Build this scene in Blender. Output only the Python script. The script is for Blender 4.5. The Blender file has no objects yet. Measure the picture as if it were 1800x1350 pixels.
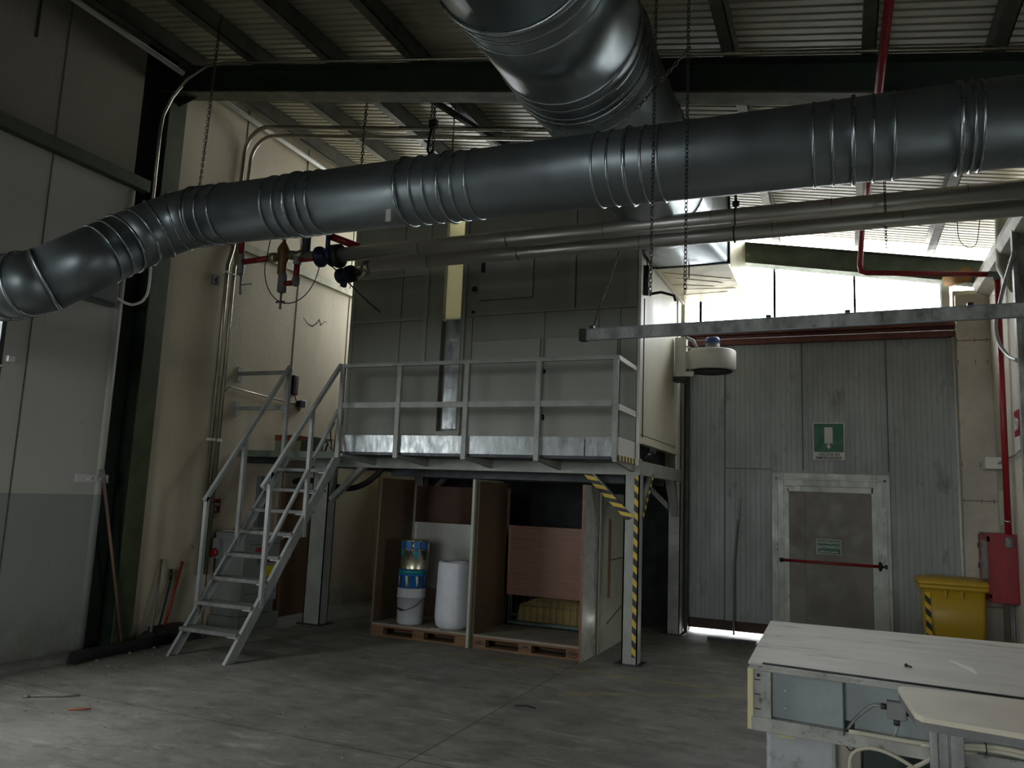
import bpy, bmesh, math, random
from mathutils import Vector, Matrix
random.seed(7)
V = Vector
scene = bpy.context.scene
COL = scene.collection
PI = math.pi

# ------------------------------------------------------------------ colour / material helpers
def S(r, g, b):
    def f(c):
        c /= 255.0
        return c / 12.92 if c <= 0.04045 else ((c + 0.055) / 1.055) ** 2.4
    return (f(r), f(g), f(b), 1.0)

def new_mat(name):
    m = bpy.data.materials.new(name); m.use_nodes = True
    nt = m.node_tree; nt.nodes.clear()
    out = nt.nodes.new('ShaderNodeOutputMaterial')
    b = nt.nodes.new('ShaderNodeBsdfPrincipled')
    nt.links.new(b.outputs[0], out.inputs[0])
    return m, nt, b, out

def math_node(nt, op, a, b=None):
    n = nt.nodes.new('ShaderNodeMath'); n.operation = op
    for i, v in enumerate((a, b)):
        if v is None: continue
        if isinstance(v, (int, float)): n.inputs[i].default_value = v
        else: nt.links.new(v, n.inputs[i])
    return n.outputs[0]

def mixc(nt, fac, a, b):
    n = nt.nodes.new('ShaderNodeMix'); n.data_type = 'RGBA'
    for i, v in ((0, fac), (6, a), (7, b)):
        if isinstance(v, (int, float)): n.inputs[i].default_value = v
        elif isinstance(v, tuple): n.inputs[i].default_value = v
        else: nt.links.new(v, n.inputs[i])
    return n.outputs[2]

def noise(nt, scale, stretch=(1, 1, 1), detail=4, rough=0.6, lo=0.35, hi=0.65):
    tc = nt.nodes.new('ShaderNodeTexCoord'); mp = nt.nodes.new('ShaderNodeMapping')
    mp.inputs['Scale'].default_value = stretch
    nt.links.new(tc.outputs['Object'], mp.inputs[0])
    n = nt.nodes.new('ShaderNodeTexNoise')
    n.inputs['Scale'].default_value = scale; n.inputs['Detail'].default_value = detail
    n.inputs['Roughness'].default_value = rough
    nt.links.new(mp.outputs[0], n.inputs['Vector'])
    r = nt.nodes.new('ShaderNodeMapRange'); r.clamp = True
    r.inputs[1].default_value = lo; r.inputs[2].default_value = hi
    nt.links.new(n.outputs[0], r.inputs[0])
    return r.outputs[0]

def dark(c, k): return (c[0] * k, c[1] * k, c[2] * k, 1.0)

def mat(name, col, rough=0.6, metal=0.0, var=0.25, scale=3.0, stretch=(1, 1, 1), bump=0.0, bscale=60.0,
        spots=0.0, spotcol=None, sscale=14.0, spec=0.5):
    m, nt, b, out = new_mat(name)
    base = mixc(nt, noise(nt, scale, stretch), dark(col, 1 - var), dark(col, 1 + var * 0.4))
    if spots:
        f = noise(nt, sscale, stretch, detail=6, rough=0.7, lo=0.56, hi=0.68)
        f = math_node(nt, 'MULTIPLY', f, spots)
        base = mixc(nt, f, base, spotcol or dark(col, 0.35))
    nt.links.new(base, b.inputs['Base Color'])
    b.inputs['Metallic'].default_value = metal
    b.inputs['Specular IOR Level'].default_value = spec
    rr = nt.nodes.new('ShaderNodeMapRange')
    rr.inputs[3].default_value = max(0.05, rough - 0.08); rr.inputs[4].default_value = min(1, rough + 0.08)
    nt.links.new(noise(nt, scale * 2.5, stretch), rr.inputs[0]); nt.links.new(rr.outputs[0], b.inputs['Roughness'])
    if bump:
        bp = nt.nodes.new('ShaderNodeBump'); bp.inputs['Strength'].default_value = bump
        bp.inputs['Distance'].default_value = 0.01
        nt.links.new(noise(nt, bscale, stretch, lo=0.2, hi=0.8), bp.inputs['Height'])
        nt.links.new(bp.outputs[0], b.inputs['Normal'])
    return m

def coord(nt, i):
    tc = nt.nodes.new('ShaderNodeTexCoord'); s = nt.nodes.new('ShaderNodeSeparateXYZ')
    nt.links.new(tc.outputs['Object'], s.inputs[0]); return s.outputs[i]

def stripes(name, kx, ky, kz, period, a, b_, fill=0.5):
    m, nt, b, out = new_mat(name)
    v = math_node(nt, 'ADD', math_node(nt, 'MULTIPLY', coord(nt, 0), kx), math_node(nt, 'MULTIPLY', coord(nt, 2), kz))
    v = math_node(nt, 'ADD', v, math_node(nt, 'MULTIPLY', coord(nt, 1), ky))
    v = math_node(nt, 'DIVIDE', math_node(nt, 'ADD', v, 100.0), period)
    f = math_node(nt, 'GREATER_THAN', math_node(nt, 'FRACT', v), fill)
    base = mixc(nt, f, a, b_)
    base = mixc(nt, math_node(nt, 'MULTIPLY', noise(nt, 30), 0.25), base, S(90, 85, 70))
    nt.links.new(base, b.inputs['Base Color']); b.inputs['Roughness'].default_value = 0.6
    return m

M = {}
M['galv'] = mat('galvanised_duct', S(132, 140, 143), 0.42, 0.85, 0.05, 2.0, spots=0.12, spotcol=S(112, 119, 122), sscale=5)
M['galv_big'] = mat('galvanised_large_duct', S(138, 148, 150), 0.36, 0.9, 0.08, 2.2, (1, 0.3, 1), spots=0.15, spotcol=S(110, 118, 120), sscale=4)
M['bead'] = mat('duct_bead', S(170, 178, 180), 0.3, 1.0, 0.1)
M['alu'] = mat('aluminium_cladding', S(205, 202, 196), 0.36, 0.85, 0.02, .4)
M['alu_dark'] = mat('cladding_joint', S(60, 60, 60), 0.5, 0.5)
M['zinc'] = mat('zinc_sheet', S(150, 154, 154), 0.38, 0.8, 0.35, 9, (1, 1, 0.4), spots=0.6, spotcol=S(70, 75, 78), sscale=8)
M['machine'] = mat('booth_paint', S(138, 139, 128), 0.5, 0.0, 0.12, 1.5, (1, 1, 0.3), spots=0.15, spotcol=S(90, 88, 78))
M['machine2'] = mat('booth_panel_paint', S(146, 147, 136), 0.48, 0.0, 0.10, 1.5, (1, 1, 0.3))
M['cream_side'] = mat('booth_side_paint', S(196, 190, 168), 0.5, 0.0, 0.12, 1.5, (1, 1, 0.25))
M['paint_grey'] = mat('grey_paint', S(148, 150, 142), 0.5, 0.0, 0.2, 4, spots=0.35, spotcol=S(95, 92, 84), sscale=18)
M['stair'] = mat('stair_paint', S(152, 156, 152), 0.5, 0.0, 0.22, 5, spots=0.4, spotcol=S(105, 103, 98), sscale=20)
M['tread'] = mat('tread_steel', S(120, 122, 118), 0.6, 0.0, 0.3, 10, spots=0.45, spotcol=S(55, 54, 52), sscale=16)
M['black'] = mat('black_plastic', S(18, 18, 20), 0.5, 0, 0.2)
M['dark_backing'] = mat('near_black_backing', S(14, 17, 20), 0.75, 0, 0.3, 2)
M['rubber'] = mat('black_rubber', S(22, 22, 22), 0.7, 0, 0.3, 8)
M['green_steel'] = mat('green_steel', S(62, 72, 42), 0.6, 0.0, 0.3, 4, spots=0.25, spotcol=S(95, 95, 80), sscale=22)
M['green_dark'] = mat('dark_green_print_shade', S(24, 38, 26), 0.6, 0.0, 0.3, 4)
M['rafter'] = mat('rafter_green', S(40, 54, 44), 0.6, 0.0, 0.3, 3)
M['rafter_flange'] = mat('rafter_flange', S(92, 92, 66), 0.65, 0.0, 0.35, 5, spots=0.3, spotcol=S(45, 40, 30))
M['purlin'] = mat('purlin_steel', S(92, 90, 82), 0.5, 0.4, 0.3, 5)
M['roof'] = mat('roof_sheet', S(150, 143, 120), 0.42, 0.0, 0.3, 1.6, (0.4, 1, 1), spots=0.25, spotcol=S(110, 98, 75), sscale=6, spec=0.8)
M['white'] = mat('white_paint', S(210, 208, 200), 0.5, 0, 0.1)
M['whiteplastic'] = mat('white_plastic', S(190, 190, 190), 0.45, 0, 0.06)
M['cream'] = mat('cream_panel', S(226, 214, 170), 0.6, 0, 0.1)
M['red'] = mat('red_paint', S(132, 20, 28), 0.4, 0, 0.2, 6)
M['red_dark'] = mat('red_pipe_paint', S(140, 24, 32), 0.42, 0, 0.2, 6)
M['orange'] = mat('orange_plastic', S(180, 90, 50), .5, 0, .1)
M['redglow'] = mat('orange_handle', S(150, 48, 28), 0.45, 0, 0.15)
M['brass'] = mat('aged_brass', S(110, 78, 42), 0.55, 0.3, 0.3, 12)
M['blue'] = mat('blue_iron', S(20, 32, 62), 0.4, 0.1, 0.2, 10)
M['bluemotor'] = mat('blue_motor', S(50, 72, 125), 0.45, 0.1, 0.2)
M['dkgrey'] = mat('dark_grey_metal', S(58, 60, 62), 0.5, 0.5, 0.3, 6)
M['grey'] = mat('mid_grey', S(120, 122, 120), 0.55, 0.1, 0.2, 6)
M['greybox'] = mat('grey_enamel', S(98, 102, 104), 0.5, 0.1, 0.12)
M['chain'] = mat('chain_steel', S(62, 58, 52), 0.5, 0.7, 0.4, 30)
M['conduit'] = mat('conduit_zinc', S(160, 156, 140), 0.35, 0.9, 0.15, 3)
M['conduit_dk'] = mat('conduit_steel', S(80, 80, 78), 0.35, 0.8, 0.15, 3)
M['wood'] = mat('pallet_wood', S(112, 82, 56), 0.75, 0, 0.4, 5, (0.6, 6, 6), bump=0.3, spots=0.4, spotcol=S(80, 50, 30))
M['board_brown'] = mat('brown_chipboard', S(92, 73, 54), 0.6, 0, 0.15, 4, (1, 1, 8))
M['board_face'] = mat('wood_laminate', S(116, 80, 60), 0.5, 0, 0.22, 3, (1, 1, 14))
M['board_edge'] = mat('board_edge', S(135, 100, 62), 0.7, 0, 0.3, 10)
M['deckboard'] = mat('pallet_deck_board', S(128, 120, 106), 0.7, 0, 0.25, 3, spots=0.3, spotcol=S(85, 78, 66))
M['board_white'] = mat('white_laminate', S(176, 176, 168), 0.28, 0.0, 0.1, 1.5)
M['board_cream'] = mat('cream_board', S(150, 151, 134), 0.5, 0, 0.08)
M['foam_white'] = mat('white_foam', S(196, 198, 204), 0.6, 0, 0.08, 8, bump=0.3, bscale=12)
M['canwhite'] = mat('bucket_plastic', S(176, 178, 180), 0.42, 0, 0.1)
M['insul'] = mat('yellow_insulation', S(128, 112, 68), 0.95, 0, 0.3, 5, bump=0.3, bscale=14)
M['mesh_green'] = mat('wire_green', S(88, 104, 96), 0.4, 0.6, 0.2)
M['bench_top'] = mat('bench_top', S(208, 202, 190), 0.5, 0, 0.12, 2.5, (0.6, 2, 1), spots=0.75, spotcol=S(140, 130, 118), sscale=3.0)
M['bench_side'] = mat('bench_side', S(140, 150, 148), 0.5, 0.1, 0.12, 2, spots=0.2, spotcol=S(95, 98, 95), sscale=20)
M['bench_rail'] = mat('bench_rail', S(165, 165, 158), 0.55, 0.1, 0.3, 5, spots=0.8, spotcol=S(75, 68, 58), sscale=18)
M['bench_leg'] = mat('bench_leg', S(172, 176, 176), 0.5, 0, 0.2, 3, spots=0.6, spotcol=S(105, 100, 92), sscale=7)
M['tapecream'] = mat('masking_tape', S(205, 196, 150), 0.6, 0, 0.1)
M['table2'] = mat('small_table_top', S(214, 204, 184), 0.5, 0, 0.06, 3, spots=0.2, spotcol=S(190, 178, 160))
M['binyellow'] = mat('yellow_bin', S(182, 148, 36), 0.45, 0, 0.1, 3, spots=0.15, spotcol=S(150, 120, 40))
M['gate'] = mat('gate_panel', S(146, 150, 147), 0.5, 0.0, 0.25, 2.0, (1, 1, 0.3), spots=0.6, spotcol=S(70, 70, 67), sscale=4, bump=.15, bscale=20)
M['door_leaf'] = mat('door_leaf', S(116, 112, 100), 0.55, 0.1, 0.15, 2)
M['door_frame'] = mat('door_frame', S(176, 178, 170), 0.5, 0.2, 0.25, 4, (1, 1, 0.5), spots=0.5, spotcol=S(95, 92, 84), sscale=9)
M['brown_steel'] = mat('oxide_brown_steel', S(98, 52, 46), 0.6, 0.1, 0.25, 5)
M['brown_dark'] = mat('dark_brown_steel', S(60, 38, 28), 0.7, 0, 0.3)
M['conc_white'] = mat('white_concrete', S(188, 182, 168), 0.8, 0, 0.2, 2, spots=0.5, spotcol=S(150, 140, 122), sscale=4, bump=0.2)
M['eave'] = mat('eave_metal', S(150, 145, 128), 0.6, 0.1, 0.2, 3, spots=0.4, spotcol=S(90, 80, 62))
M['rust'] = mat('rusty_insulation', S(150, 110, 55), 0.85, 0, 0.3, 7)
M['foil'] = mat('crinkled_foil', S(205, 198, 168), 0.38, 0.6, 0.15, 3, bump=0.5, bscale=1.3)
M['dirt'] = mat('dust_debris', S(92, 84, 70), 0.9, 0, 0.4, 12)
M['brush'] = mat('black_brush', S(24, 23, 24), 0.9, 0, 0.5, 40, bump=0.9, bscale=60)
M['handlewood'] = mat('broom_stick', S(120, 88, 72), 0.7, 0, 0.3, 6, (1, 1, 0.3))
M['plankmetal'] = mat('worn_metal_plank', S(128, 126, 120), 0.6, 0.2, 0.3, 4, spots=0.5, spotcol=S(70, 68, 62))
M['darkbag'] = mat('dark_pan_metal', S(55, 55, 56), 0.6, 0.3, 0.35, 8)
M['rag'] = mat('cream_rag', S(200, 192, 165), 0.85, 0, 0.2, 20)
M['cabinet'] = mat('cabinet_enamel', S(132, 137, 132), 0.5, 0.05, 0.1, 2)
M['cabinet_dk'] = mat('cabinet_base', S(112, 116, 112), 0.55, 0.05, 0.15, 2)
M['signgreen'] = mat('sign_green', S(10, 92, 62), 0.5, 0, 0.04)
M['signwhite'] = mat('sign_white', S(192, 190, 180), 0.5, 0, 0.04)
M['ink'] = mat('black_ink', S(22, 24, 24), 0.6, 0, 0.02)
M['redink'] = mat('red_ink', S(175, 25, 35), 0.6, 0, 0.02)
M['yellowlabel'] = mat('yellow_label', S(205, 180, 10), 0.5, 0, 0.05)
M['bluelabel'] = mat('blue_label', S(24, 98, 165), 0.4, 0, 0.15, 12)
M['teal'] = mat('teal_label', S(16, 118, 122), 0.4, 0, 0.2, 12)
M['tin'] = mat('tin_can', S(190, 184, 160), 0.28, 0.9, 0.12)
M['cardboard'] = mat('cardboard', S(110, 84, 54), 0.8, 0, 0.15, 4)
M['cartonlabel'] = mat('carton_print', S(120, 58, 34), 0.7, 0, 0.3, 9)
M['hose'] = mat('cream_hose', S(190, 186, 165), 0.5, 0, 0.1)
M['crate'] = mat('dark_green_crate', S(22, 48, 40), 0.5, 0, 0.2)
M['brickred'] = mat('dull_red_box', S(120, 55, 45), 0.7, 0, 0.25)
M['glassdark'] = mat('cabinet_window', S(70, 75, 78), 0.15, 0, 0.2, 6)
M['greyhose'] = mat('grey_tube', S(150, 152, 150), 0.45, 0, 0.1)
M['stanchion'] = mat('weathered_galv', S(158, 160, 156), 0.6, 0.3, 0.5, 8, (1, 1, 0.5), spots=0.6, spotcol=S(60, 58, 52), sscale=14)
M['floor_line'] = None
YEL, BLK = S(206, 176, 60), S(22, 26, 28)
M['haz_diag'] = stripes('hazard_tape_brace', 0.15, 0, 1, 0.076, YEL, BLK)
M['haz_diag_y'] = stripes('hazard_tape_side_brace', 0, 0.15, 1, 0.09, YEL, BLK)
M['haz_post'] = stripes('hazard_tape_post', 0.9, 0, 1, 0.135, YEL, BLK)
M['haz_toe'] = stripes('hazard_tape_toe', 0, 1, 0.4, 0.12, S(215, 200, 120), S(45, 40, 35))
M['haz_bin'] = stripes('hazard_tape_bin', 1.0, 0, 1, 0.13, S(214, 176, 22), BLK, 0.48)

def floor_mat():
    m, nt, b, out = new_mat('concrete_floor')
    c = mixc(nt, noise(nt, 0.9, detail=8, rough=0.65, lo=0.3, hi=0.7), S(92, 91, 86), S(142, 139, 131))
    c = mixc(nt, math_node(nt, 'MULTIPLY', noise(nt, 3.5, (1, 2.2, 1), detail=8, rough=0.75, lo=0.48, hi=0.64), 0.65), c, S(80, 77, 70))
    c = mixc(nt, math_node(nt, 'MULTIPLY', noise(nt, 2.1, (1, 3, 1), detail=9, rough=0.78, lo=0.54, hi=0.68), 0.55), c, S(182, 176, 164))
    c = mixc(nt, math_node(nt, 'MULTIPLY', noise(nt, 60, detail=3, lo=0.66, hi=0.72), 0.5), c, S(195, 190, 180))
    x, y = coord(nt, 0), coord(nt, 1)
    w = noise(nt, 14, lo=0.0, hi=1.0)
    def line(v, at, wd):
        d = math_node(nt, 'ABSOLUTE', math_node(nt, 'SUBTRACT', v, at))
        return math_node(nt, 'LESS_THAN', d, math_node(nt, 'MULTIPLY', w, wd * 2))
    f = line(y, 4.47, 0.006)
    for v, at in ((x, -2.5), (y, 0.2), (x, 1.6), (x, -6.6 + 0)):
        f = math_node(nt, 'MAXIMUM', f, line(v, at, 0.006))
    c = mixc(nt, math_node(nt, 'MULTIPLY', f, 0.75), c, S(52, 50, 46))
    # faded yellow lane markings
    wear = noise(nt, 5, detail=8, rough=0.8, lo=0.42, hi=0.62)
    l1 = math_node(nt, 'LESS_THAN', math_node(nt, 'ABSOLUTE', math_node(nt, 'SUBTRACT', y, 7.45)), 0.045)
    l1 = math_node(nt, 'MULTIPLY', l1, math_node(nt, 'LESS_THAN', math_node(nt, 'ABSOLUTE', math_node(nt, 'SUBTRACT', x, -2.7)), 1.9))
    l2 = math_node(nt, 'LESS_THAN', math_node(nt, 'ABSOLUTE', math_node(nt, 'SUBTRACT', math_node(nt, 'SUBTRACT', y, math_node(nt, 'MULTIPLY', x, 0.55)), 7.75)), 0.05)
    l2 = math_node(nt, 'MULTIPLY', l2, math_node(nt, 'LESS_THAN', math_node(nt, 'ABSOLUTE', math_node(nt, 'SUBTRACT', x, -1.2)), 1.0))
    l = math_node(nt, 'MULTIPLY', math_node(nt, 'MAXIMUM', l1, l2), math_node(nt, 'MULTIPLY', wear, 0.85))
    c = mixc(nt, l, c, S(158, 140, 70))
    nt.links.new(c, b.inputs['Base Color'])
    rr = nt.nodes.new('ShaderNodeMapRange'); rr.inputs[3].default_value = 0.45; rr.inputs[4].default_value = 0.75
    nt.links.new(noise(nt, 2.0, detail=6), rr.inputs[0]); nt.links.new(rr.outputs[0], b.inputs['Roughness'])
    bp = nt.nodes.new('ShaderNodeBump'); bp.inputs['Strength'].default_value = 0.12; bp.inputs['Distance'].default_value = 0.01
    nt.links.new(noise(nt, 25, detail=6, lo=0.2, hi=0.8), bp.inputs['Height']); nt.links.new(bp.outputs[0], b.inputs['Normal'])
    return m
M['floor'] = floor_mat()

def wall_mat(name, upper, lower, zsplit, streak=0.3, bare_shade=None):
    m, nt, b, out = new_mat(name)
    z = coord(nt, 2)
    f = math_node(nt, 'LESS_THAN', z, zsplit)
    c = mixc(nt, f, upper, lower)
    if bare_shade: c = mixc(nt, math_node(nt, 'GREATER_THAN', z, bare_shade[0]), c, bare_shade[1])  # unpainted concrete above the rail, colour darkened further to imitate upper shade
    c = mixc(nt, math_node(nt, 'MULTIPLY', noise(nt, 1.0, (1, 1.4, 0.5), detail=7, rough=0.6, lo=0.4, hi=0.7), streak), c, S(150, 138, 112))
    c = mixc(nt, math_node(nt, 'MULTIPLY', noise(nt, 9, (1, 3, 0.4), detail=8, rough=0.75, lo=0.6, hi=0.72), 0.35), c, S(120, 108, 86))
    c = mixc(nt, math_node(nt, 'MULTIPLY', noise(nt, 16, detail=4, lo=0.70, hi=0.74), 0.6), c, S(95, 88, 74))
    # foot of the wall, patchily darker towards the floor
    g = nt.nodes.new('ShaderNodeMapRange'); g.inputs[1].default_value = 0.55; g.inputs[2].default_value = 0.0; g.clamp = True
    nt.links.new(z, g.inputs[0])
    c = mixc(nt, math_node(nt, 'MULTIPLY', math_node(nt, 'MULTIPLY', g.outputs[0], noise(nt, 5, detail=6, lo=0.3, hi=0.6)), 0.6), c, S(95, 90, 78))
    nt.links.new(c, b.inputs['Base Color']); b.inputs['Roughness'].default_value = 0.82
    bp = nt.nodes.new('ShaderNodeBump'); bp.inputs['Strength'].default_value = 0.22; bp.inputs['Distance'].default_value = 0.01
    nt.links.new(noise(nt, 45, (1, 1, 0.6), detail=5, lo=0.2, hi=0.8), bp.inputs['Height']); nt.links.new(bp.outputs[0], b.inputs['Normal'])
    return m
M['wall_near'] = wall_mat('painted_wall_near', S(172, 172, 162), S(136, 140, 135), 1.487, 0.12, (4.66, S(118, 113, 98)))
M['wall_far'] = wall_mat('rough_cream_wall', S(186, 176, 154), S(186, 176, 154), -1, 0.45)

def glass_mat():
    m = bpy.data.materials.new('window_glass'); m.use_nodes = True; nt = m.node_tree; nt.nodes.clear()
    o = nt.nodes.new('ShaderNodeOutputMaterial'); mx = nt.nodes.new('ShaderNodeMixShader')
    t = nt.nodes.new('ShaderNodeBsdfTransparent'); g = nt.nodes.new('ShaderNodeBsdfGlossy')
    t.inputs[0].default_value = (0.96, 0.97, 0.97, 1); g.inputs['Roughness'].default_value = 0.05
    mx.inputs[0].default_value = 0.05
    nt.links.new(t.outputs[0], mx.inputs[1]); nt.links.new(g.outputs[0], mx.inputs[2]); nt.links.new(mx.outputs[0], o.inputs[0])
    return m
M['glass'] = glass_mat()
def trans_mat():
    m, nt, b, out = new_mat('translucent_cream_panel')
    t = nt.nodes.new('ShaderNodeBsdfTranslucent'); mx = nt.nodes.new('ShaderNodeMixShader')
    t.inputs[0].default_value = S(250, 244, 214); b.inputs['Base Color'].default_value = S(226, 214, 170); b.inputs['Roughness'].default_value = .5
    mx.inputs[0].default_value = .85
    nt.links.new(b.outputs[0], mx.inputs[1]); nt.links.new(t.outputs[0], mx.inputs[2]); nt.links.new(mx.outputs[0], out.inputs[0])
    return m
M['cream_translucent'] = trans_mat()

# ------------------------------------------------------------------ mesh helpers
class MB:
    def __init__(s): s.bm = bmesh.new(); s.smooth = []
    def _q(s, vs):
        try: return s.bm.faces.new(vs)
        except ValueError: return None
    def box(s, x0, x1, y0, y1, z0, z1):
        v = [s.bm.verts.new(p) for p in ((x0, y0, z0), (x1, y0, z0), (x1, y1, z0), (x0, y1, z0), (x0, y0, z1), (x1, y0, z1), (x1, y1, z1), (x0, y1, z1))]
        for q in ((3, 2, 1, 0), (4, 5, 6, 7), (0, 1, 5, 4), (1, 2, 6, 5), (2, 3, 7, 6), (3, 0, 4, 7)): s._q([v[i] for i in q])
        return s
    def hexa(s, pts):
        v = [s.bm.verts.new(p) for p in pts]
        for q in ((3, 2, 1, 0), (4, 5, 6, 7), (0, 1, 5, 4), (1, 2, 6, 5), (2, 3, 7, 6), (3, 0, 4, 7)): s._q([v[i] for i in q])
        return s
    def bar(s, a, b, w, h, up=(0, 0, 1)):
        a, b = V(a), V(b); d = (b - a).normalized(); up = V(up)
        if abs(d.dot(up)) > 0.99: up = V((0, 1, 0))
        r = d.cross(up).normalized() * w / 2; u = r.cross(d).normalized() * h / 2
        return s.hexa([a - r - u, a + r - u, b + r - u, b - r - u, a - r + u, a + r + u, b + r + u, b - r + u])
    def loft(s, rings, caps=True, smooth=True, closed=True):
        R = [[s.bm.verts.new(p) for p in r] for r in rings]; n = len(R[0])
        for i in range(len(R) - 1):
            for j in range(n if closed else n - 1):
                f = s._q([R[i][j], R[i][(j + 1) % n], R[i + 1][(j + 1) % n], R[i + 1][j]])
                if f: f.smooth = smooth
        if caps and closed: s._q(list(reversed(R[0]))); s._q(R[-1])
        return s
    def tube(s, pts, r, n=12, caps=True, sl=None):
        pts = [V(p) for p in pts]; rings = []; prev = None
        for i, p in enumerate(pts):
            if i == 0: t = pts[1] - p
            elif i == len(pts) - 1: t = p - pts[-2]
            else: t = (pts[i + 1] - p).normalized() + (p - pts[i - 1]).normalized()
            t.normalize()
            if prev is None:
                u = t.orthogonal().normalized()
            else:
                u = (prev - t * prev.dot(t)).normalized()
            prev = u; w = t.cross(u)
            k = 1.0
            if 0 < i < len(pts) - 1:
                c = (pts[i + 1] - p).normalized().dot(t); k = 1 / max(c, 0.5)
            rr = r[i] if isinstance(r, (list, tuple)) else r
            rings.append([p + (u * math.cos(2 * PI * j / n) + w * math.sin(2 * PI * j / n)) * rr for j in range(n)])
        return s.loft(rings[sl[0]:sl[1]] if sl else rings, caps)
    def torus(s, c, axis, R, r, n=32, m=6, sc=None):
        c, ax = V(c), V(axis).normalized(); u = ax.orthogonal().normalized(); w = ax.cross(u)
        if sc: u, w = V(sc[0]), V(sc[1])
        rings = []
        for i in range(n + 1):
            a = 2 * PI * i / n; d = u * math.cos(a) + w * math.sin(a)
            rings.append([c + d * (R + r * math.cos(2 * PI * j / m)) + ax * r * math.sin(2 * PI * j / m) for j in range(m)])
        return s.loft(rings, caps=False)
    def lathe(s, c, axis, prof, n=24):
        c, ax = V(c), V(axis).normalized(); u = ax.orthogonal().normalized(); w = ax.cross(u)
        return s.loft([[c + ax * h + (u * math.cos(2 * PI * j / n) + w * math.sin(2 * PI * j / n)) * max(r, 1e-4) for j in range(n)] for r, h in prof])
    def sheet(s, pts):  # grid of points
        return s.loft(pts, caps=False, closed=False)
    def poly(s, pts, ext):
        ext = V(ext); a = [V(p) for p in pts]
        R = [[s.bm.verts.new(p) for p in a], [s.bm.verts.new(p + ext) for p in a]]
        n = len(a)
        for j in range(n): s._q([R[0][j], R[0][(j + 1) % n], R[1][(j + 1) % n], R[1][j]])
        s._q(list(reversed(R[0]))); s._q(R[1]); return s

def spline(pts, k=6):
    """smooth curve through the points"""
    P = [V(p) for p in pts]; P = [P[0] * 2 - P[1]] + P + [P[-1] * 2 - P[-2]]; out = []
    for i in range(1, len(P) - 2):
        for q in range(k):
            t = q / k; a, b, c, d = P[i - 1], P[i], P[i + 1], P[i + 2]
            out.append(0.5 * ((2 * b) + (c - a) * t + (2 * a - 5 * b + 4 * c - d) * t * t + (3 * b - a - 3 * c + d) * t ** 3))
    return out + [P[-2]]

def wloc(o):
    p = V((0, 0, 0))
    while o is not None:
        p += o.location; o = o.parent
    return p

def link(name, mb, m, parent=None, origin=None, bevel=0):
    """one mesh object; mb holds world coordinates"""
    bmesh.ops.recalc_face_normals(mb.bm, faces=mb.bm.faces[:])
    if parent is not None: off = wloc(parent)
    elif origin is not None: off = V(origin)
    else:
        xs = [v.co for v in mb.bm.verts]
        off = V(((min(p.x for p in xs) + max(p.x for p in xs)) / 2, (min(p.y for p in xs) + max(p.y for p in xs)) / 2, min(p.z for p in xs)))
    bmesh.ops.translate(mb.bm, verts=mb.bm.verts[:], vec=-off)
    me = bpy.data.meshes.new(name); mb.bm.to_mesh(me); mb.bm.free(); me.materials.append(m)
    o = bpy.data.objects.new(name, me); COL.objects.link(o)
    if parent is not None: o.parent = parent
    else: o.location = off
    if bevel:
        md = o.modifiers.new('Bevel', 'BEVEL'); md.width = bevel; md.segments = 2; md.limit_method = 'ANGLE'
    return o

def tag(o, label, cat, group=None, kind=None):
    o['label'] = label; o['category'] = cat
    if group: o['group'] = group
    if kind: o['kind'] = kind
    return o

def thing(name, label, cat, loc, group=None):
    o = bpy.data.objects.new(name, None); COL.objects.link(o); o.location = loc
    o.empty_display_size = 0.1
    return tag(o, label, cat, group)

def struct(name, mb, m, bevel=0, label=None, cat=None):
    o = link(name, mb, m, None, (0, 0, 0), bevel); o['kind'] = 'structure'
    if label: o['label'] = label
    if cat: o['category'] = cat
    return o

def text(name, body, size, loc, xdir, updir, m, parent, align='CENTER', squash=1.0):
    cu = bpy.data.curves.new('txt', 'FONT'); cu.body = body; cu.size = size; cu.align_x = align; cu.align_y = 'CENTER'
    cu.extrude = 0.0008; cu.offset = size * 0.02; cu.resolution_u = 3
    t = bpy.data.objects.new('txt', cu); COL.objects.link(t)
    bpy.context.view_layer.update()
    me = bpy.data.meshes.new_from_object(t)
    bpy.data.objects.remove(t); bpy.data.curves.remove(cu)
    x, u = V(xdir).normalized(), V(updir).normalized(); n = x.cross(u)
    R = Matrix((x, u, n)).transposed().to_4x4()
    off = wloc(parent)
    me.transform(Matrix.Translation(V(loc) - off) @ R @ Matrix.Diagonal((squash, 1, 1, 1)))
    me.materials.clear(); me.materials.append(m)
    o = bpy.data.objects.new(name, me); COL.objects.link(o); o.parent = parent
    return o

def roofz(x): return 4.95 - 0.178 * x      # top of the rafters

# ================================================================== SETTING
struct('floor', MB().box(-7.0, 5.2, -7.2, 10.56, -0.12, 0.0), M['floor'])
struct('ground_outside', MB().box(-30, 30, -30, 10.6, -0.3, -0.13), mat('outside_dark_ground', S(70, 70, 68), 0.9, 0, 0.1))  # dark ground, toned down to weaken light bouncing up to the roof
struct('ground_bounce', MB().box(-30, 30, 10.6, 40, -0.3, -0.03), mat('outside_bounce_ground', S(215, 212, 200), 0.9, 0, 0.1))  # pale ground, added to bounce daylight onto the gable roof

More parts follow.
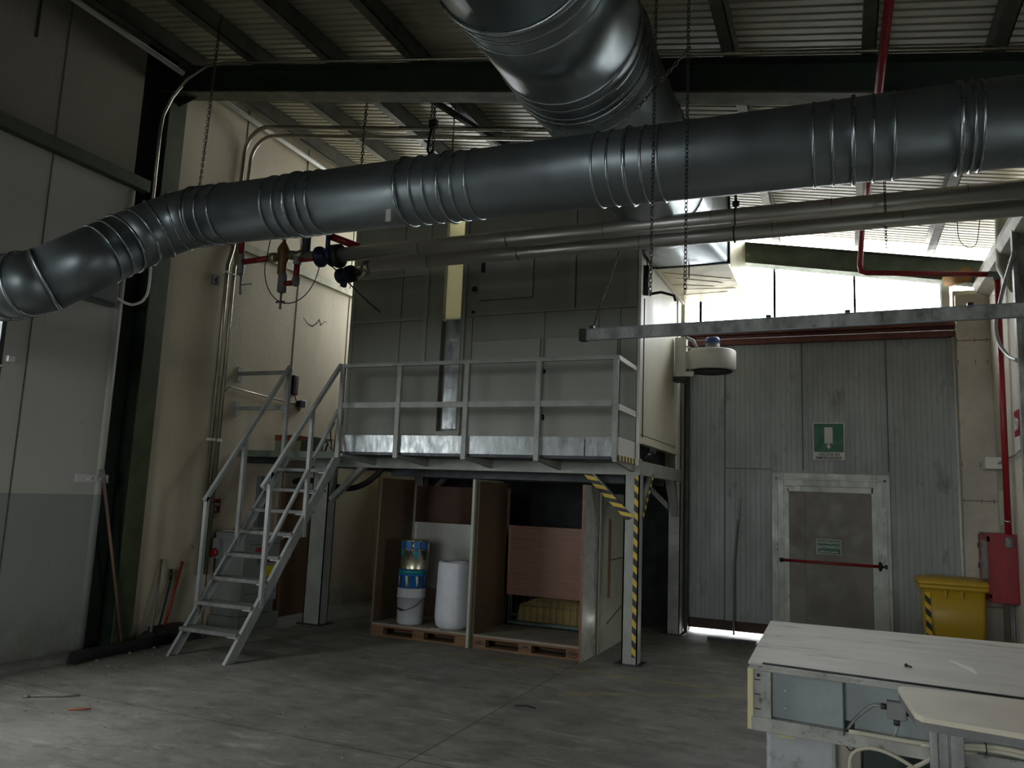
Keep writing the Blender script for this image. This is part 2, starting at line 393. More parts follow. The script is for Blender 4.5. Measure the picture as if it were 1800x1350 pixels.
# left wall: near painted part, recess behind the column, far rough part
mb = MB()
WX, WB = -6.70, -6.95
mb.box(WB, WX, -7.2, 1.0, 0, 6.4); mb.box(WB, WX, 1.0, 4.36, 0, 1.6); mb.box(WB, WX, 1.0, 4.36, 3.2, 6.4)
mb.box(WB, WX, 4.36, 5.47, 0, 6.4)
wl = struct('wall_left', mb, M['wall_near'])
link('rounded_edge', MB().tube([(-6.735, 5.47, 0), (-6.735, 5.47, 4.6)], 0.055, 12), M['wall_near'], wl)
j = MB()
for y in (4.59, 2.2, -0.2): j.box(-6.702, -6.696, y - 0.006, y + 0.006, 1.6 if y < 4 else 0, 6.3)
link('panel_joint', j, M['dirt'], wl)
mb = MB().box(WB, -6.72, 6.03, 10.6, 0, 6.5)
wl2 = struct('wall_left_rear', mb, M['wall_far'])
j = MB()
for y in (7.02, 8.2, 9.38): j.box(-6.722, -6.714, y - 0.008, y + 0.008, 0, 6.3)
link('panel_joint', j, M['dirt'], wl2)
link('stain_mark', MB().tube([(-6.722, 8.36, 3.915), (-6.722, 8.47, 3.85), (-6.722, 8.57, 3.84), (-6.722, 8.66, 3.90), (-6.722, 8.71, 3.97), (-6.722, 8.75, 3.89), (-6.722, 8.84, 3.97), (-6.722, 8.90, 3.955)], [.004, .008, .014, .012, .008, .010, .006, .003], 6), M['dirt'], wl2)
link('wall_slot', MB().box(-6.703, -6.695, 4.28, 4.30, 5.6, 6.05), M['ink'], wl)
struct('trim_1', MB().box(-6.98, -6.88, 5.40, 6.1, 0, 6.5), M['dark_backing'])
# window in the left wall
w = struct('window_1', MB().box(-6.78, -6.72, 1.0, 1.06, 1.6, 3.2).box(-6.78, -6.695, 4.33, 4.37, 1.6, 3.2).box(-6.78, -6.72, 1.0, 4.36, 1.6, 1.66)
           .box(-6.78, -6.72, 1.0, 4.36, 3.14, 3.2).box(-6.77, -6.73, 2.66, 2.72, 1.6, 3.2), M['dkgrey'])
link('glass_pane', MB().box(-6.76, -6.75, 1.05, 4.34, 1.65, 3.15), M['glass'], w)

# gable wall (far end): gate opening, window band, dark part under the booth
GY = 10.47
mb = MB().box(-6.95, -1.98, GY, GY + 0.2, 1.9, 3.95).box(1.25, 1.9, GY, GY + 0.2, 0, 4.3)
wg = struct('wall_far', mb, M['wall_far'])
struct('wall_far_lower', MB().box(-6.95, -1.98, GY, GY + 0.2, 0, 1.9), M['wall_far'])
struct('trim_2', MB().box(-5.95, -2.02, GY - 0.06, GY - 0.01, 0.0, 1.95), M['dark_backing'], label='dark curtain closing the rear below the booth, shade put into its colour', cat='backing')  # black plastic end wall; near-black tone also stands in for shade
# window band
xs = [-6.6, -5.64, -4.67, -3.70, -2.73, -1.76, -0.80, 0.167, 1.136]
for i, (a, b) in enumerate(zip(xs[:-1], xs[1:])):
    mb = MB()
    for x in (a, b): mb.box(x - 0.013, x + 0.013, GY + 0.02, GY + 0.08, 3.95, roofz((a + b) / 2) - 0.30)
    w = struct('window_%d' % (i + 2), mb, M['dkgrey'])
    link('glass_pane', MB().hexa([(a, GY + .05, 3.95), (b, GY + .05, 3.95), (b, GY + .056, 3.95), (a, GY + .056, 3.95),
                                  (a, GY + .05, roofz(a) - .36), (b, GY + .05, roofz(b) - .36), (b, GY + .056, roofz(b) - .36), (a, GY + .056, roofz(a) - .36)]), M['glass'], w)
struct('trim_3', MB().box(1.13, 1.22, GY, GY + .1, 3.9, 4.42), M['white'], label='white jamb at the right end of the window band', cat='window jamb')
struct('trim_4', MB().box(-1.95, 1.25, GY - .02, GY + .16, 3.82, 3.95).box(-1.95, 1.25, GY - .10, GY + .02, 3.86, 3.90), M['brown_steel'])
t5 = struct('trim_5', MB().box(-1.95, 1.25, GY - .06, GY + .1, 3.73, 3.80), M['brown_steel'])
link('painted_glow_strip', MB().box(-1.9, 1.22, GY - .04, GY, 3.80, 3.81), M['conduit'], t5)  # pale zinc strip standing in for a bright line of light

struct('trim_7', MB().box(-2.02, -1.89, GY + .062, GY + .2, 0, 3.95), M['dark_backing'])
# gate of ribbed insulated panels
gate = struct('door_1', MB().box(-1.92, 1.235, GY + 0.02, GY + 0.06, 0.17, 3.745), M['gate'])
gx = [-1.92, -1.432, -0.472, 0.502, 1.235]
for a, b in zip(gx[:-1], gx[1:]):
    mb = MB(); n = max(3, round((b - a) / 0.062)); pts = []
    st = (b - a - 0.016) / n
    for z0, z1 in ((0.18, 3.74),):
        prof = []
        for k in range(n):
            x = a + 0.008 + k * st
            prof += [(x, 0.0), (x + 0.003, 0.003), (x + st - 0.003, 0.003), (x + st, 0.0)]
        rows = [[V((x, GY + 0.02 - d, z)) for x, d in prof] for z in (z0, z1)]
        if a < 0.51 and b > -0.84 and True:
            pass
        mb.sheet(rows)
    for f in mb.bm.faces: f.smooth = False
    link('ribbed_panel', mb, M['gate'], gate)
link('bottom_rail', MB().box(-1.92, 1.235, GY - 0.01, GY + 0.05, 0.055, 0.175), M['brown_dark'], gate)
link('edge_strip', MB().box(-1.93, -1.895, GY - 0.05, GY + 0.04, 0.03, 3.75).box(1.222, 1.245, GY - 0.03, GY + 0.04, 0.05, 3.75), M['door_frame'], gate)
link('seam_line', MB().box(-1.434, -1.428, GY - .004, GY + .012, .18, 3.74).box(-.475, -.469, GY - .004, GY + .012, 2.1, 3.74).box(.499, .505, GY - .004, GY + .012, 2.1, 3.74)
     .box(-1.42, -0.86, GY - .004, GY + .012, 2.10, 2.107), M['ink'], gate)

# emergency door set in the gate
door = struct('door_2', MB().box(-0.70, 0.362, GY - 0.035, GY + 0.0, 0.06, 1.90), M['door_leaf'], 0.004)
link('frame', MB().box(-.845, -.70, GY - .055, GY + .01, .03, 2.06).box(.362, .505, GY - .055, GY + .01, .03, 2.06).box(-.70, .362, GY - .055, GY + .01, 1.90, 2.06)
     .box(-.80, -.775, GY - .075, GY - .05, .03, 2.0).box(.435, .46, GY - .075, GY - .05, .03, 2.0).box(-.80, .46, GY - .075, GY - .05, 1.975, 2.0), M['door_frame'], door, bevel=.003)
link('leaf_border', MB().box(-.715, -.64, GY - .05, GY - .03, .06, 1.90).box(.30, .365, GY - .05, GY - .03, .06, 1.90).box(-.66, .32, GY - .05, GY - .03, 1.83, 1.90), M['door_frame'], door, bevel=.003)
link('panel_groove', MB().box(-.452, -.449, GY - .037, GY - .034, .06, 1.83), M['ink'], door)
bar = link('panic_bar', MB().tube([(-.72, GY - .13, .985), (.36, GY - .13, .98)], .017, 12), M['red'], door)
link('bar_end', MB().tube([(-.75, GY - .13, .985), (-.71, GY - .13, .985)], .026, 12).tube([(-.73, GY - .13, .985), (-.73, GY - .03, .985)], .018, 8), M['black'], bar)
link('bar_lock', MB().lathe((.375, GY - .13, .98), (1, 0, 0), [(.0, -.02), (.045, -.015), (.06, 0), (.045, .015), (0, .02)], 16).box(.37, .40, GY - .13, GY - .03, .95, 1.01)
     .lathe((.42, GY - .13, .98), (1, 0, 0), [(.012, -.03), (.012, 0), (.028, .02), (.02, .03)], 12), M['black'], bar)
link('lock_slot', MB().box(-.785, -.778, GY - .08, GY - .05, 1.15, 1.19).box(-.785, -.775, GY - .08, GY - .05, 1.10, 1.12), M['ink'], door)
link('small_sticker', MB().box(-.69, -.57, GY - .052, GY - .049, 1.865, 1.89), M['signwhite'], door)

# white end pier right of the gate
pier = struct('trim_6', MB().box(1.258, 1.60, GY - .14, GY, 0, 4.22), M['conc_white'], .004, 'white concrete pier between gate and right wall', 'pier')
mb = MB()
for z in (3.66, 1.79, .62): mb.box(1.257, 1.60, GY - .142, GY - .139, z - .004, z + .004)
for z in (3.66, 3.4, 2.2, 1.79):
    for x in (1.262, 1.44, 1.56): mb.box(x - .003, x + .003, GY - .146, GY - .139, z - .025, z + .025)
link('panel_joint', mb, M['dirt'], pier)
# right wall and bay beside the camera
mb = MB().box(1.60, 1.75, 7.0, 10.6, 0, 4.42)
struct('wall_right', mb, M['conc_white'])
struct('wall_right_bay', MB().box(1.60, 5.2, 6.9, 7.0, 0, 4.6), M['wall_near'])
mb = MB().box(5.0, 5.2, -7.2, 7.0, 0, 0.9).box(5.0, 5.2, -7.2, 7.0, 2.7, 4.2)
for y0, y1 in ((-7.2, 3.0), (4.4, 7.0)): mb.box(5.0, 5.2, y0, y1, .9, 2.7)
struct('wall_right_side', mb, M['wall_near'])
mb = MB().box(-6.95, 5.2, -7.2, -7.0, 0, 1.0).box(-6.95, 5.2, -7.2, -7.0, 3.6, 6.4)
for x0, x1 in ((-6.95, -2.9), (.3, 5.2)): mb.box(x0, x1, -7.2, -7.0, 1.0, 3.6)
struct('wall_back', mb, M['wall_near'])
k = 10
for (y0, y1) in ((3.0, 4.4),):  # unseen window, added and sized to light bench and left wall
    w = struct('window_%d' % k, MB().box(5.02, 5.1, y0, y0 + .05, .9, 2.7).box(5.02, 5.1, y1 - .05, y1, .9, 2.7).box(5.02, 5.1, (y0 + y1) / 2 - .03, (y0 + y1) / 2 + .03, .9, 2.7), M['dkgrey'])
    link('glass_pane', MB().box(5.05, 5.06, y0, y1, .9, 2.7), M['glass'], w); k += 1
for (x0, x1) in ((-2.9, .3),):
    w = struct('window_%d' % k, MB().box(x0, x0 + .05, -7.1, -7.02, 1.0, 3.6).box(x1 - .05, x1, -7.1, -7.02, 1.0, 3.6), M['dkgrey'])
    link('glass_pane', MB().box(x0, x1, -7.06, -7.05, 1.0, 3.6), M['glass'], w); k += 1

# roof sheet, ribs running down the slope (along x)
mb = MB(); prof = []
y = -7.2; P = 0.09
while y < 10.7:
    prof += [(y, 0.0), (y + .058, 0.0), (y + .064, .016), (y + .082, .016)]
    y += P
rows = []
for x in (-7.0, -4, -1, 2, 5.3): rows.append([V((x, yy, roofz(x) + .20 + d)) for yy, d in prof])
mb.sheet(rows)
for f in mb.bm.faces: f.smooth = False
o = struct('ceiling', mb, M['roof'])
md = o.modifiers.new('Solid', 'SOLIDIFY'); md.thickness = 0.02; md.offset = 1
# purlins
px_ = [-6.45, -5.50, -4.56, -3.61, -2.66, -1.71, -0.76, 0.22, 1.02, 2.2, 3.2, 4.2]
for x in px_:
    z = roofz(x); mb = MB()
    mb.box(x + .04, x + .048, -7.1, 10.45, z, z + .185); mb.box(x - .04, x + .048, -7.1, 10.45, z, z + .006); mb.box(x - .04, x + .04, -7.1, 10.45, z + .178, z + .185)
    mb.box(x - .046, x - .04, -7.1, 10.45, z, z + .03)
    struct('roof_purlin', mb, M['purlin'], cat='purlin')
# rafters
def rafter(y, w, h, name, x0=-6.9, x1=5.2):
    mb = MB()
    def seg(ya, yb, za, zb, m):
        m.hexa([(x0, ya, roofz(x0) + za), (x1, ya, roofz(x1) + za), (x1, yb, roofz(x1) + za), (x0, yb, roofz(x0) + za),
                (x0, ya, roofz(x0) + zb), (x1, ya, roofz(x1) + zb), (x1, yb, roofz(x1) + zb), (x0, yb, roofz(x0) + zb)])
    seg(y - .006, y + .006, -h, 0, mb); seg(y - w / 2, y + w / 2, -.014, 0, mb)
    o = struct(name, mb, M['rafter'], cat='rafter')
    f = MB(); seg(y - w / 2, y + w / 2, -h, -h + .016, f); link('bottom_flange', f, M['rafter_flange'], o)
    return o
rafter(5.88, .2, .30, 'roof_rafter')
rafter(0.6, .2, .30, 'roof_rafter'); rafter(-4.6, .2, .30, 'roof_rafter')
mb = MB(); x0, x1 = -6.9, 1.62
for ya, yb, za, zb in ((10.30, 10.32, -.36, -.09), (10.22, 10.42, -.10, -.09), (10.22, 10.42, -.37, -.355)):
    mb.hexa([(x0, ya, roofz(x0) + za), (x1, ya, roofz(x1) + za), (x1, yb, roofz(x1) + za), (x0, yb, roofz(x0) + za),
             (x0, ya, roofz(x0) + zb), (x1, ya, roofz(x1) + zb), (x1, yb, roofz(x1) + zb), (x0, yb, roofz(x0) + zb)])
struct('roof_rafter', mb, mat('gable_rafter_green', S(92, 104, 86), .6, 0, .3, 4), cat='rafter')
# left steel column (H section) and its rail
mb = MB().box(-6.695, -6.665, 5.79, 6.02, 0, 5.86).box(-6.93, -6.68, 5.895, 5.915, 0, 5.86)
col = struct('steel_column', mb, M['green_steel'], .003, 'dark green steel column against the left wall', 'column')
link('shade_coloured_plate', MB().box(-6.90, -6.86, 5.48, 5.79, 0, 6.1).box(-6.86, -6.68, 5.785, 5.80, 0, 6.1), M['green_dark'], col)  # darker green imitates shade on the web side of the column
link('haunch_plate', MB().poly([(-6.68, 5.90, 5.86), (-6.68, 5.90, 5.72), (-6.35, 5.90, 5.80), (-6.35, 5.90, 6.0), (-6.68, 5.90, 6.05)], (0, .01, 0)), M['rafter'], col)
struct('wall_rail', MB().box(-6.70, -6.60, -7, 5.60, 4.61, 4.735), M['green_steel'], .003, 'green steel rail along the upper left wall', 'wall rail')
struct('wall_rail', MB().box(-6.72, -6.66, 6.05, 10.4, 4.46, 4.56), mat('olive_rail', S(150, 145, 110), .6, 0, .3, 6), .003, 'pale olive steel rail on the rough wall behind the booth', 'wall rail')
# column by the gate
gc = struct('steel_column', MB().box(-2.0, -1.94, 10.28, 10.44, 0, 5.0).box(-2.12, -1.93, 10.27, 10.29, 0, 5.0), mat('gate_column_olive', S(120, 122, 96), .6, 0, .2), .003,
            'olive steel column between booth and gate', 'column')
# cast eave beam on top of right wall, with roll of insulation
struct('eave_beam', MB().poly([(1.60, 7.0, 4.16), (1.47, 7.0, 4.22), (1.44, 7.0, 4.30), (1.46, 7.0, 4.40), (1.60, 7.0, 4.42)], (0, 3.3, 0)), M['eave'], .004, 'pale eave beam along the top of the right wall', 'beam')
struct('steel_column', MB().box(1.50, 1.60, 8.1, 8.14, 0, 4.3).box(1.57, 1.60, 8.14, 8.34, 0, 4.3).box(1.46, 1.50, 8.08, 8.16, 0, 4.3), M['stanchion'], .003, 'weathered grey steel column on the right wall', 'column')

# ================================================================== DUCTS
D1 = 0.215
path = [(1.45, 4.17, 3.515), (-4.38, 4.17, 3.60), (-4.53, 4.13, 3.565), (-4.64, 4.05, 3.49), (-4.70, 3.95, 3.40), (-4.73, 3.85, 3.32), (-4.90, 3.42, 2.95), (-5.02, 3.37, 2.915), (-5.16, 3.36, 2.90), (-6.55, 3.45, 2.88)]
d1 = thing('ventilation_duct', 'round galvanised duct crossing the whole hall below the larger duct, bent down at the left', 'duct', (-1.5, 4.17, 3.3))
link('straight_run', MB().tube(path, D1, 48, sl=(0, 2)), M['galv'], d1)
link('elbow', MB().tube(path, D1, 48, sl=(1, 6)), M['galv'], d1)
link('sloping_run', MB().tube(path, D1, 48, sl=(5, 7)), M['galv'], d1)
link('end_elbow', MB().tube(path, D1, 48, sl=(6, 10)), M['galv'], d1)
def zc(x): return 3.515 + (1.45 - x) * (.085 / 5.83)
for x in (-4.10, -4.22, -4.32, -3.631, -3.531, -3.337, -3.251, -2.461, -2.365, -2.173, -2.073, -1.278, -1.189, -0.998, -0.906, -0.11, -0.019, 0.17, 0.262, .602, .639):
    link('bead', MB().torus((x, 4.17, zc(x)), (1, 0, -.0146), D1, .0085, 48), M['bead'], d1)
for x in (-3.433, -2.567, -2.262, -1.091, .077, .55):
    link('flange_ring', MB().torus((x, 4.17, zc(x)), (1, 0, -.0146), D1 + .003, .013, 48), M['bead'], d1)
nodes = [V(p) for p in path]
for i in (1, 2, 3, 4, 5, 6, 7, 8):
    t = (nodes[i + 1] - nodes[i]).normalized() + (nodes[i] - nodes[i - 1]).normalized()
    link('bead', MB().torus(nodes[i], t, D1 * 1.01, .010, 48), M['bead'], d1)
for i, k in ((5, .09), (5, .18), (8, .1)):
    t = (nodes[i + 1] - nodes[i]).normalized(); link('bead', MB().torus(nodes[i] + t * k, t, D1, .008, 48), M['bead'], d1)
link('suspension_tag', MB().box(-2.60, -2.565, 3.945, 3.955, 3.30, 3.38), M['signwhite'], d1)

D2 = 0.445
def ax2(y): return V((-1.498 - 0.0295 * (y - 4.85), y, 4.425 + 0.0501 * (y - 4.85)))
d2 = thing('large_ventilation_duct', 'very wide galvanised duct running overhead away from the viewer', 'duct', (-1.3, 2.5, 3.6))
link('duct_section', MB().tube([ax2(-.2), ax2(1.6), ax2(3.22)], D2, 64), M['galv_big'], d2)
link('duct_section', MB().tube([ax2(3.22), ax2(4.15)], D2, 64), M['galv_big'], d2)
link('duct_section', MB().tube([ax2(4.15), ax2(7.35)], D2, 64), M['galv_big'], d2)
dirn = ax2(1) - ax2(0)
for y in (1.2, 1.35, 3.30, 3.42, 4.02, 4.12, 4.24, 4.36, 4.5, 5.6, 5.7, 6.8):
    link('bead', MB().torus(ax2(y), dirn, D2, .011, 64), M['bead'], d2)
for y in (3.20, 4.3):
    link('flange_ring', MB().torus(ax2(y), dirn, D2 + .005, .018, 64), M['bead'], d2)
# round-to-rectangular transition and foil covered box hung by the window
BX0, BX1, BZ0, BZ1, BY = -1.945, -1.13, 4.27, 5.02, 8.5
r0, r1 = [], []
c0 = ax2(7.35)
for j_ in range(64):
    a = 2 * PI * j_ / 64; ca, sa = math.cos(a), math.sin(a)
    r0.append(c0 + V((ca * D2, 0, sa * D2)))
    k_ = 1 / max(abs(ca), abs(sa)); cx, cz = (BX0 + BX1) / 2, (BZ0 + BZ1) / 2
    r1.append(V((cx + ca * k_ * (BX1 - BX0) / 2, BY, cz + sa * k_ * (BZ1 - BZ0) / 2)))
mid = [a.lerp(b, .5) for a, b in zip(r0, r1)]
link('transition_piece', MB().loft([r0, mid, r1], caps=False), M['galv_big'], d2)
bx_ = thing('duct_box', 'foil clad rectangular duct box hanging in front of the bright window', 'duct box', ((BX0 + BX1) / 2, 9.3, BZ0))
link('body', MB().box(BX0 + .01, BX1 + .0, BY + .03, 10.15, BZ0, BZ1), M['foil'], bx_, bevel=.01)
link('front_frame', MB().box(BX0 - .02, BX1 + .02, BY, BY + .03, BZ0 - .01, BZ0 + .03).box(BX0 - .02, BX1 + .02, BY, BY + .03, BZ1 - .03, BZ1 + .01)
     .box(BX0 - .02, BX0 + .02, BY, BY + .03, BZ0, BZ1).box(BX1 - .02, BX1 + .02, BY, BY + .03, BZ0, BZ1), M['dkgrey'], bx_)
link('side_angle', MB().box(BX0 - .03, BX0 + .02, BY, 10.2, BZ0 - .012, BZ0 + .0), M['white'], bx_)
mb = MB()
for i in range(5):
    y = 8.7 + i * .26; mb.tube([(BX0 + .05 + .1 * (i % 2), y, BZ0), (BX1 - .05 - .12 * (i % 3), y + .45 - .12 * i, BZ0)], .004, 6)
link('foil_crease', mb, M['foil'], bx_)
link('hook', MB().bar((-1.55, BY - .02, 4.42), (-1.55, BY - .02, 4.12), .012, .02), M['dkgrey'], bx_)

# insulated pipes
p = thing('insulated_pipe', 'upper and thicker of the two grey clad pipes below the duct', 'pipe', (-1.6, 6.5, 3.98), 'clad pipes under the duct')
link('cladding', MB().tube([(-4.82, 6.5, 4.06), (1.5, 6.5, 4.035)], .075, 28), M['alu'], p)
mb = MB()
for x in (-3.85, -2.9, -1.95, -1.0, -.05, .9): mb.torus((x, 6.5, 4.05), (1, 0, 0), .0755, .0022, 28, 5)
link('cladding_joint', mb, M['alu_dark'], p)
p = thing('insulated_pipe', 'lower and thinner of the two grey clad pipes, ending in a left elbow', 'pipe', (-1.6, 6.46, 3.8), 'clad pipes under the duct')
link('cladding', MB().tube([(-4.36, 6.42, 3.882), (1.5, 6.42, 3.868)], .0625, 28), M['alu'], p)
link('elbow', MB().tube([(-4.36, 6.42, 3.882), (-4.43, 6.44, 3.885), (-4.48, 6.50, 3.89), (-4.55, 6.6, 3.90), (-4.72, 6.68, 3.90)], .0625, 24), M['conduit'], p)
mb = MB()
for x in (-3.7, -2.75, -1.6, -.5, .45): mb.torus((x, 6.42, 3.876), (1, 0, 0), .063, .0022, 28, 5)
link('cladding_joint', mb, M['alu_dark'], p)
tag(link('pipe_strap', MB().torus((-.80, 6.5, 4.045), (1, 0, 0), .085, .006, 24, 6).torus((-.80, 6.42, 3.87), (1, 0, 0), .072, .006, 24, 6).bar((-.80, 6.5, 4.45), (-.80, 6.5, 4.12), .02, .02)
     .lathe((-.80, 6.5, 4.16), (0, 0, 1), [(.0, -.03), (.03, -.02), (.03, .02), (0, .03)], 8), M['black']), 'black strap and hook carrying the two clad pipes', 'strap')

# valve assembly at the pipe ends
va = thing('valve_assembly', 'red pipes with brass valve and blue flanges at the pipe ends', 'valves', (-5.4, 6.5, 3.7))
for a_, b_, r_ in (((-6.15, 6.5, 4.9), (-6.15, 6.5, 4.16), .033), ((-6.12, 6.5, 4.09), (-5.70, 6.5, 4.105), .033), ((-5.36, 6.5, 4.0), (-5.36, 6.5, 3.86), .033),
                   ((-5.50, 6.5, 3.80), (-5.40, 6.5, 3.80), .03), ((-5.33, 6.5, 4.05), (-5.02, 6.5, 4.05), .03), ((-5.0, 6.55, 4.30), (-4.72, 6.7, 4.20), .04)):
    link('red_pipe', MB().tube([a_, b_], r_, 14), M['red'], va)
link('drain_cock', MB().lathe((-6.14, 6.5, 4.08), (0, 0, 1), [(.03, -.14), (.04, -.13), (.045, .08), (.04, .1)], 14).tube([(-6.12, 6.5, 3.94), (-6.11, 6.5, 3.72)], .014, 8).tube([(-6.11, 6.5, 3.83), (-5.96, 6.5, 3.83)], .006, 6), M['grey'], va)
link('brass_valve', MB().lathe((-5.56, 6.5, 4.13), (0, 0, 1), [(.03, -.24), (.048, -.22), (.048, -.10), (.065, -.06), (.065, .06), (.045, .10), (.02, .14), (.02, .24), (.05, .25), (.05, .27), (.01, .28)], 18)
     .lathe((-5.56, 6.5, 4.11), (1, 0, 0), [(.045, -.15), (.05, -.13), (.035, -.08), (.035, .08), (.05, .13), (.045, .15)], 16), M['brass'], va)
link('union', MB().lathe((-5.69, 6.5, 4.105), (1, 0, 0), [(.04, -.04), (.055, -.03), (.055, .03), (.04, .04)], 12).lathe((-5.37, 6.5, 4.11), (1, 0, 0), [(.035, -.1), (.055, -.08), (.04, 0), (.055, .07), (.04, .1)], 14)
     .tube([(-5.30, 6.5, 4.09), (-4.95, 6.5, 4.07)], .05, 16), M['conduit'], va)
link('strainer', MB().lathe((-5.54, 6.5, 3.80), (0, 0, 1), [(.03, -.1), (.05, -.09), (.05, .08), (.035, .12)], 12).tube([(-5.54, 6.5, 3.7), (-5.54, 6.5, 3.52)], .013, 8).tube([(-5.60, 6.5, 3.60), (-5.49, 6.5, 3.60)], .012, 8), M['grey'], va)
link('elbow_fitting', MB().lathe((-5.36, 6.5, 3.82), (0, 0, 1), [(.02, -.06), (.042, -.04), (.042, .03), (.03, .05)], 12), M['grey'], va)
link('elbow_fitting', MB().lathe((-5.36, 6.5, 4.03), (0, 0, 1), [(.03, -.04), (.045, -.02), (.045, .05), (.02, .07)], 12), M['grey'], va)
link('blue_valve', MB().lathe((-5.0, 6.5, 4.06), (1, 0, 0), [(.05, -.09), (.11, -.085), (.11, -.045), (.07, -.03), (.07, .06), (.115, .07), (.115, .11), (.05, .115)], 24).tube([(-4.98, 6.5, 4.13), (-4.98, 6.5, 4.35)], .025, 10)
     .lathe((-4.98, 6.5, 4.36), (0, 0, 1), [(.02, -.01), (.09, 0), (.09, .015), (.02, .02)], 18), M['blue'], va)
link('black_flange', MB().lathe((-4.84, 6.5, 4.05), (1, 0, 0), [(.06, -.02), (.125, -.015), (.125, .035), (.078, .04)], 24), M['black'], va)
link('lower_valve', MB().lathe((-4.72, 6.6, 3.88), (1, -.3, 0), [(.04, -.2), (.085, -.19), (.085, -.15), (.05, -.14), (.05, -.06), (.09, -.05), (.09, 0)], 20).tube([(-4.80, 6.6, 3.86), (-4.78, 6.55, 3.74)], .035, 10), M['blue'], va)
link('riser', MB().tube([(-5.26, 6.5, 4.1), (-5.26, 6.5, 4.6)], .045, 14), M['dkgrey'], va)
pts = []
for i in range(17):
    a = PI + PI * i / 16; pts.append((-5.33 + .36 * math.cos(a), 6.38, 3.98 + (.44 if True else 0) * math.sin(a)))
link('cable_loop', MB().tube([(-5.63, 6.4, 4.5)] + pts + [(-4.93, 6.4, 4.1)], .006, 6), M['black'], va)
link('hanging_cable', MB().tube(spline([(-4.95, 6.4, 3.98), (-4.82, 6.4, 3.90), (-4.70, 6.45, 3.78), (-4.60, 6.7, 3.62), (-4.60, 7.0, 3.55)]), .008, 6), M['black'], va)

# busbar trunking
tr = thing('busbar_trunking', 'long flat grey busbar hanging in front of the gate top', 'trunking', (-.3, 6.6, 3.05))
link('rail', MB().bar((-2.12, 6.6, 3.105), (1.5, 6.6, 3.147), .05, .10), M['stanchion'], tr)
link('edge_flange', MB().bar((-2.12, 6.575, 3.157), (1.5, 6.575, 3.199), .02, .006).bar((-2.12, 6.575, 3.053), (1.5, 6.575, 3.095), .02, .006), M['galv'], tr)
link('end_cap', MB().box(-2.185, -2.12, 6.56, 6.64, 3.05, 3.16), M['black'], tr, bevel=.004)
mb = MB()
for x in (-2.07, -.55, .05, .9): mb.box(x - .02, x + .02, 6.57, 6.62, 3.15 + (x + 2.1) * .0116, 3.185 + (x + 2.1) * .0116)
link('hanger_clip', mb, M['black'], tr)

# ================================================================== CHAINS
def chain(a, b, label, L=.030, r=.0027, name='hanging_chain', n=None):
    a, b = V(a), V(b); d = (b - a); ln = d.length; d.normalize()
    u = d.orthogonal().normalized(); w = d.cross(u); mb = MB(); k = int(ln / (L * .74))
    for i in range(k):
        c = a + d * (i + .5) * ln / k; s = u if i % 2 else w; nn = w if i % 2 else u
        rings = []
        for q in range(11):
            t = 2 * PI * q / 10; rad = d * math.cos(t) * L / 2 + s * math.sin(t) * L * .28; rd = rad.normalized()
            rings.append([c + rad + rd * r * math.cos(2 * PI * m_ / 4) + nn * r * math.sin(2 * PI * m_ / 4) for m_ in range(4)])
        mb.loft(rings, caps=False)
    return tag(link(name, mb, M['chain']), label, 'chain', 'chains hanging from the roof')
chain((-.877, 3.8, roofz(-.877)), (-.889, 3.8, 2.68), 'long chain hanging over the duct, left of the two that end near the booth corner')
chain((-.704, 3.8, roofz(-.704)), (-.714, 3.8, 2.68), 'long chain hanging over the duct, right of the two and beside the duct box')
chain((-.70, 3.8, 4.0), (-.99, 3.86, 3.74), 'short slanting chain running from the right long chain down to the duct', .03)
chain((-5.24, 5.0, roofz(-5.24)), (-5.29, 5.0, 3.9), 'thin chain hanging close to the green column', .04, .0034)
tag(link('hanging_wire', MB().tube([(-5.12, 4.9, roofz(-5.1)), (-5.17, 4.92, 4.7), (-5.21, 4.9, 3.9)], .004, 6), M['chain']), 'thin straight wire beside the chain near the green column', 'wire')
chain((-4.685, 6.6, roofz(-4.685)), (-4.70, 6.6, 4.6), 'dark chain hanging left of the conduits above the duct', .05, .006)
chain((-3.869, 6.6, roofz(-3.869)), (-3.858, 6.6, 4.6), 'chain left of the hooked chain above the duct', .04, .0045)
hc = chain((-3.75, 6.45, roofz(-3.75)), (-3.735, 6.45, 4.6), 'chain with a dark hook halfway, above the duct', .04, .006)
link('hook', MB().tube([(-3.75, 6.44, 5.32), (-3.78, 6.44, 5.2), (-3.80, 6.44, 5.05), (-3.77, 6.44, 4.98), (-3.74, 6.44, 5.04)], .014, 8).box(-3.79, -3.71, 6.42, 6.47, 5.28, 5.36), M['black'], hc)
chain((-3.60, 6.6, roofz(-3.60)), (-3.60, 6.6, 4.6), 'thin chain right of the hooked chain above the duct', .035, .0034)
chain((.334, 6.4, roofz(.334)), (.332, 6.4, 3.62), 'thin chain hanging over the clad pipes in front of the bright gable roof', .035, .0036)
chain((-2.06, 6.6, 3.19), (-1.62, 6.6, 4.5), 'slanting chain holding the free end of the busbar', .03, .0034)
tag(link('diagonal_brace', MB().bar((-3.95, 6.0, 5.63), (-3.05, 8.6, 5.42), .05, .05), M['dkgrey']), 'dark slanting steel strut under the roof, crossing the conduits', 'strut')

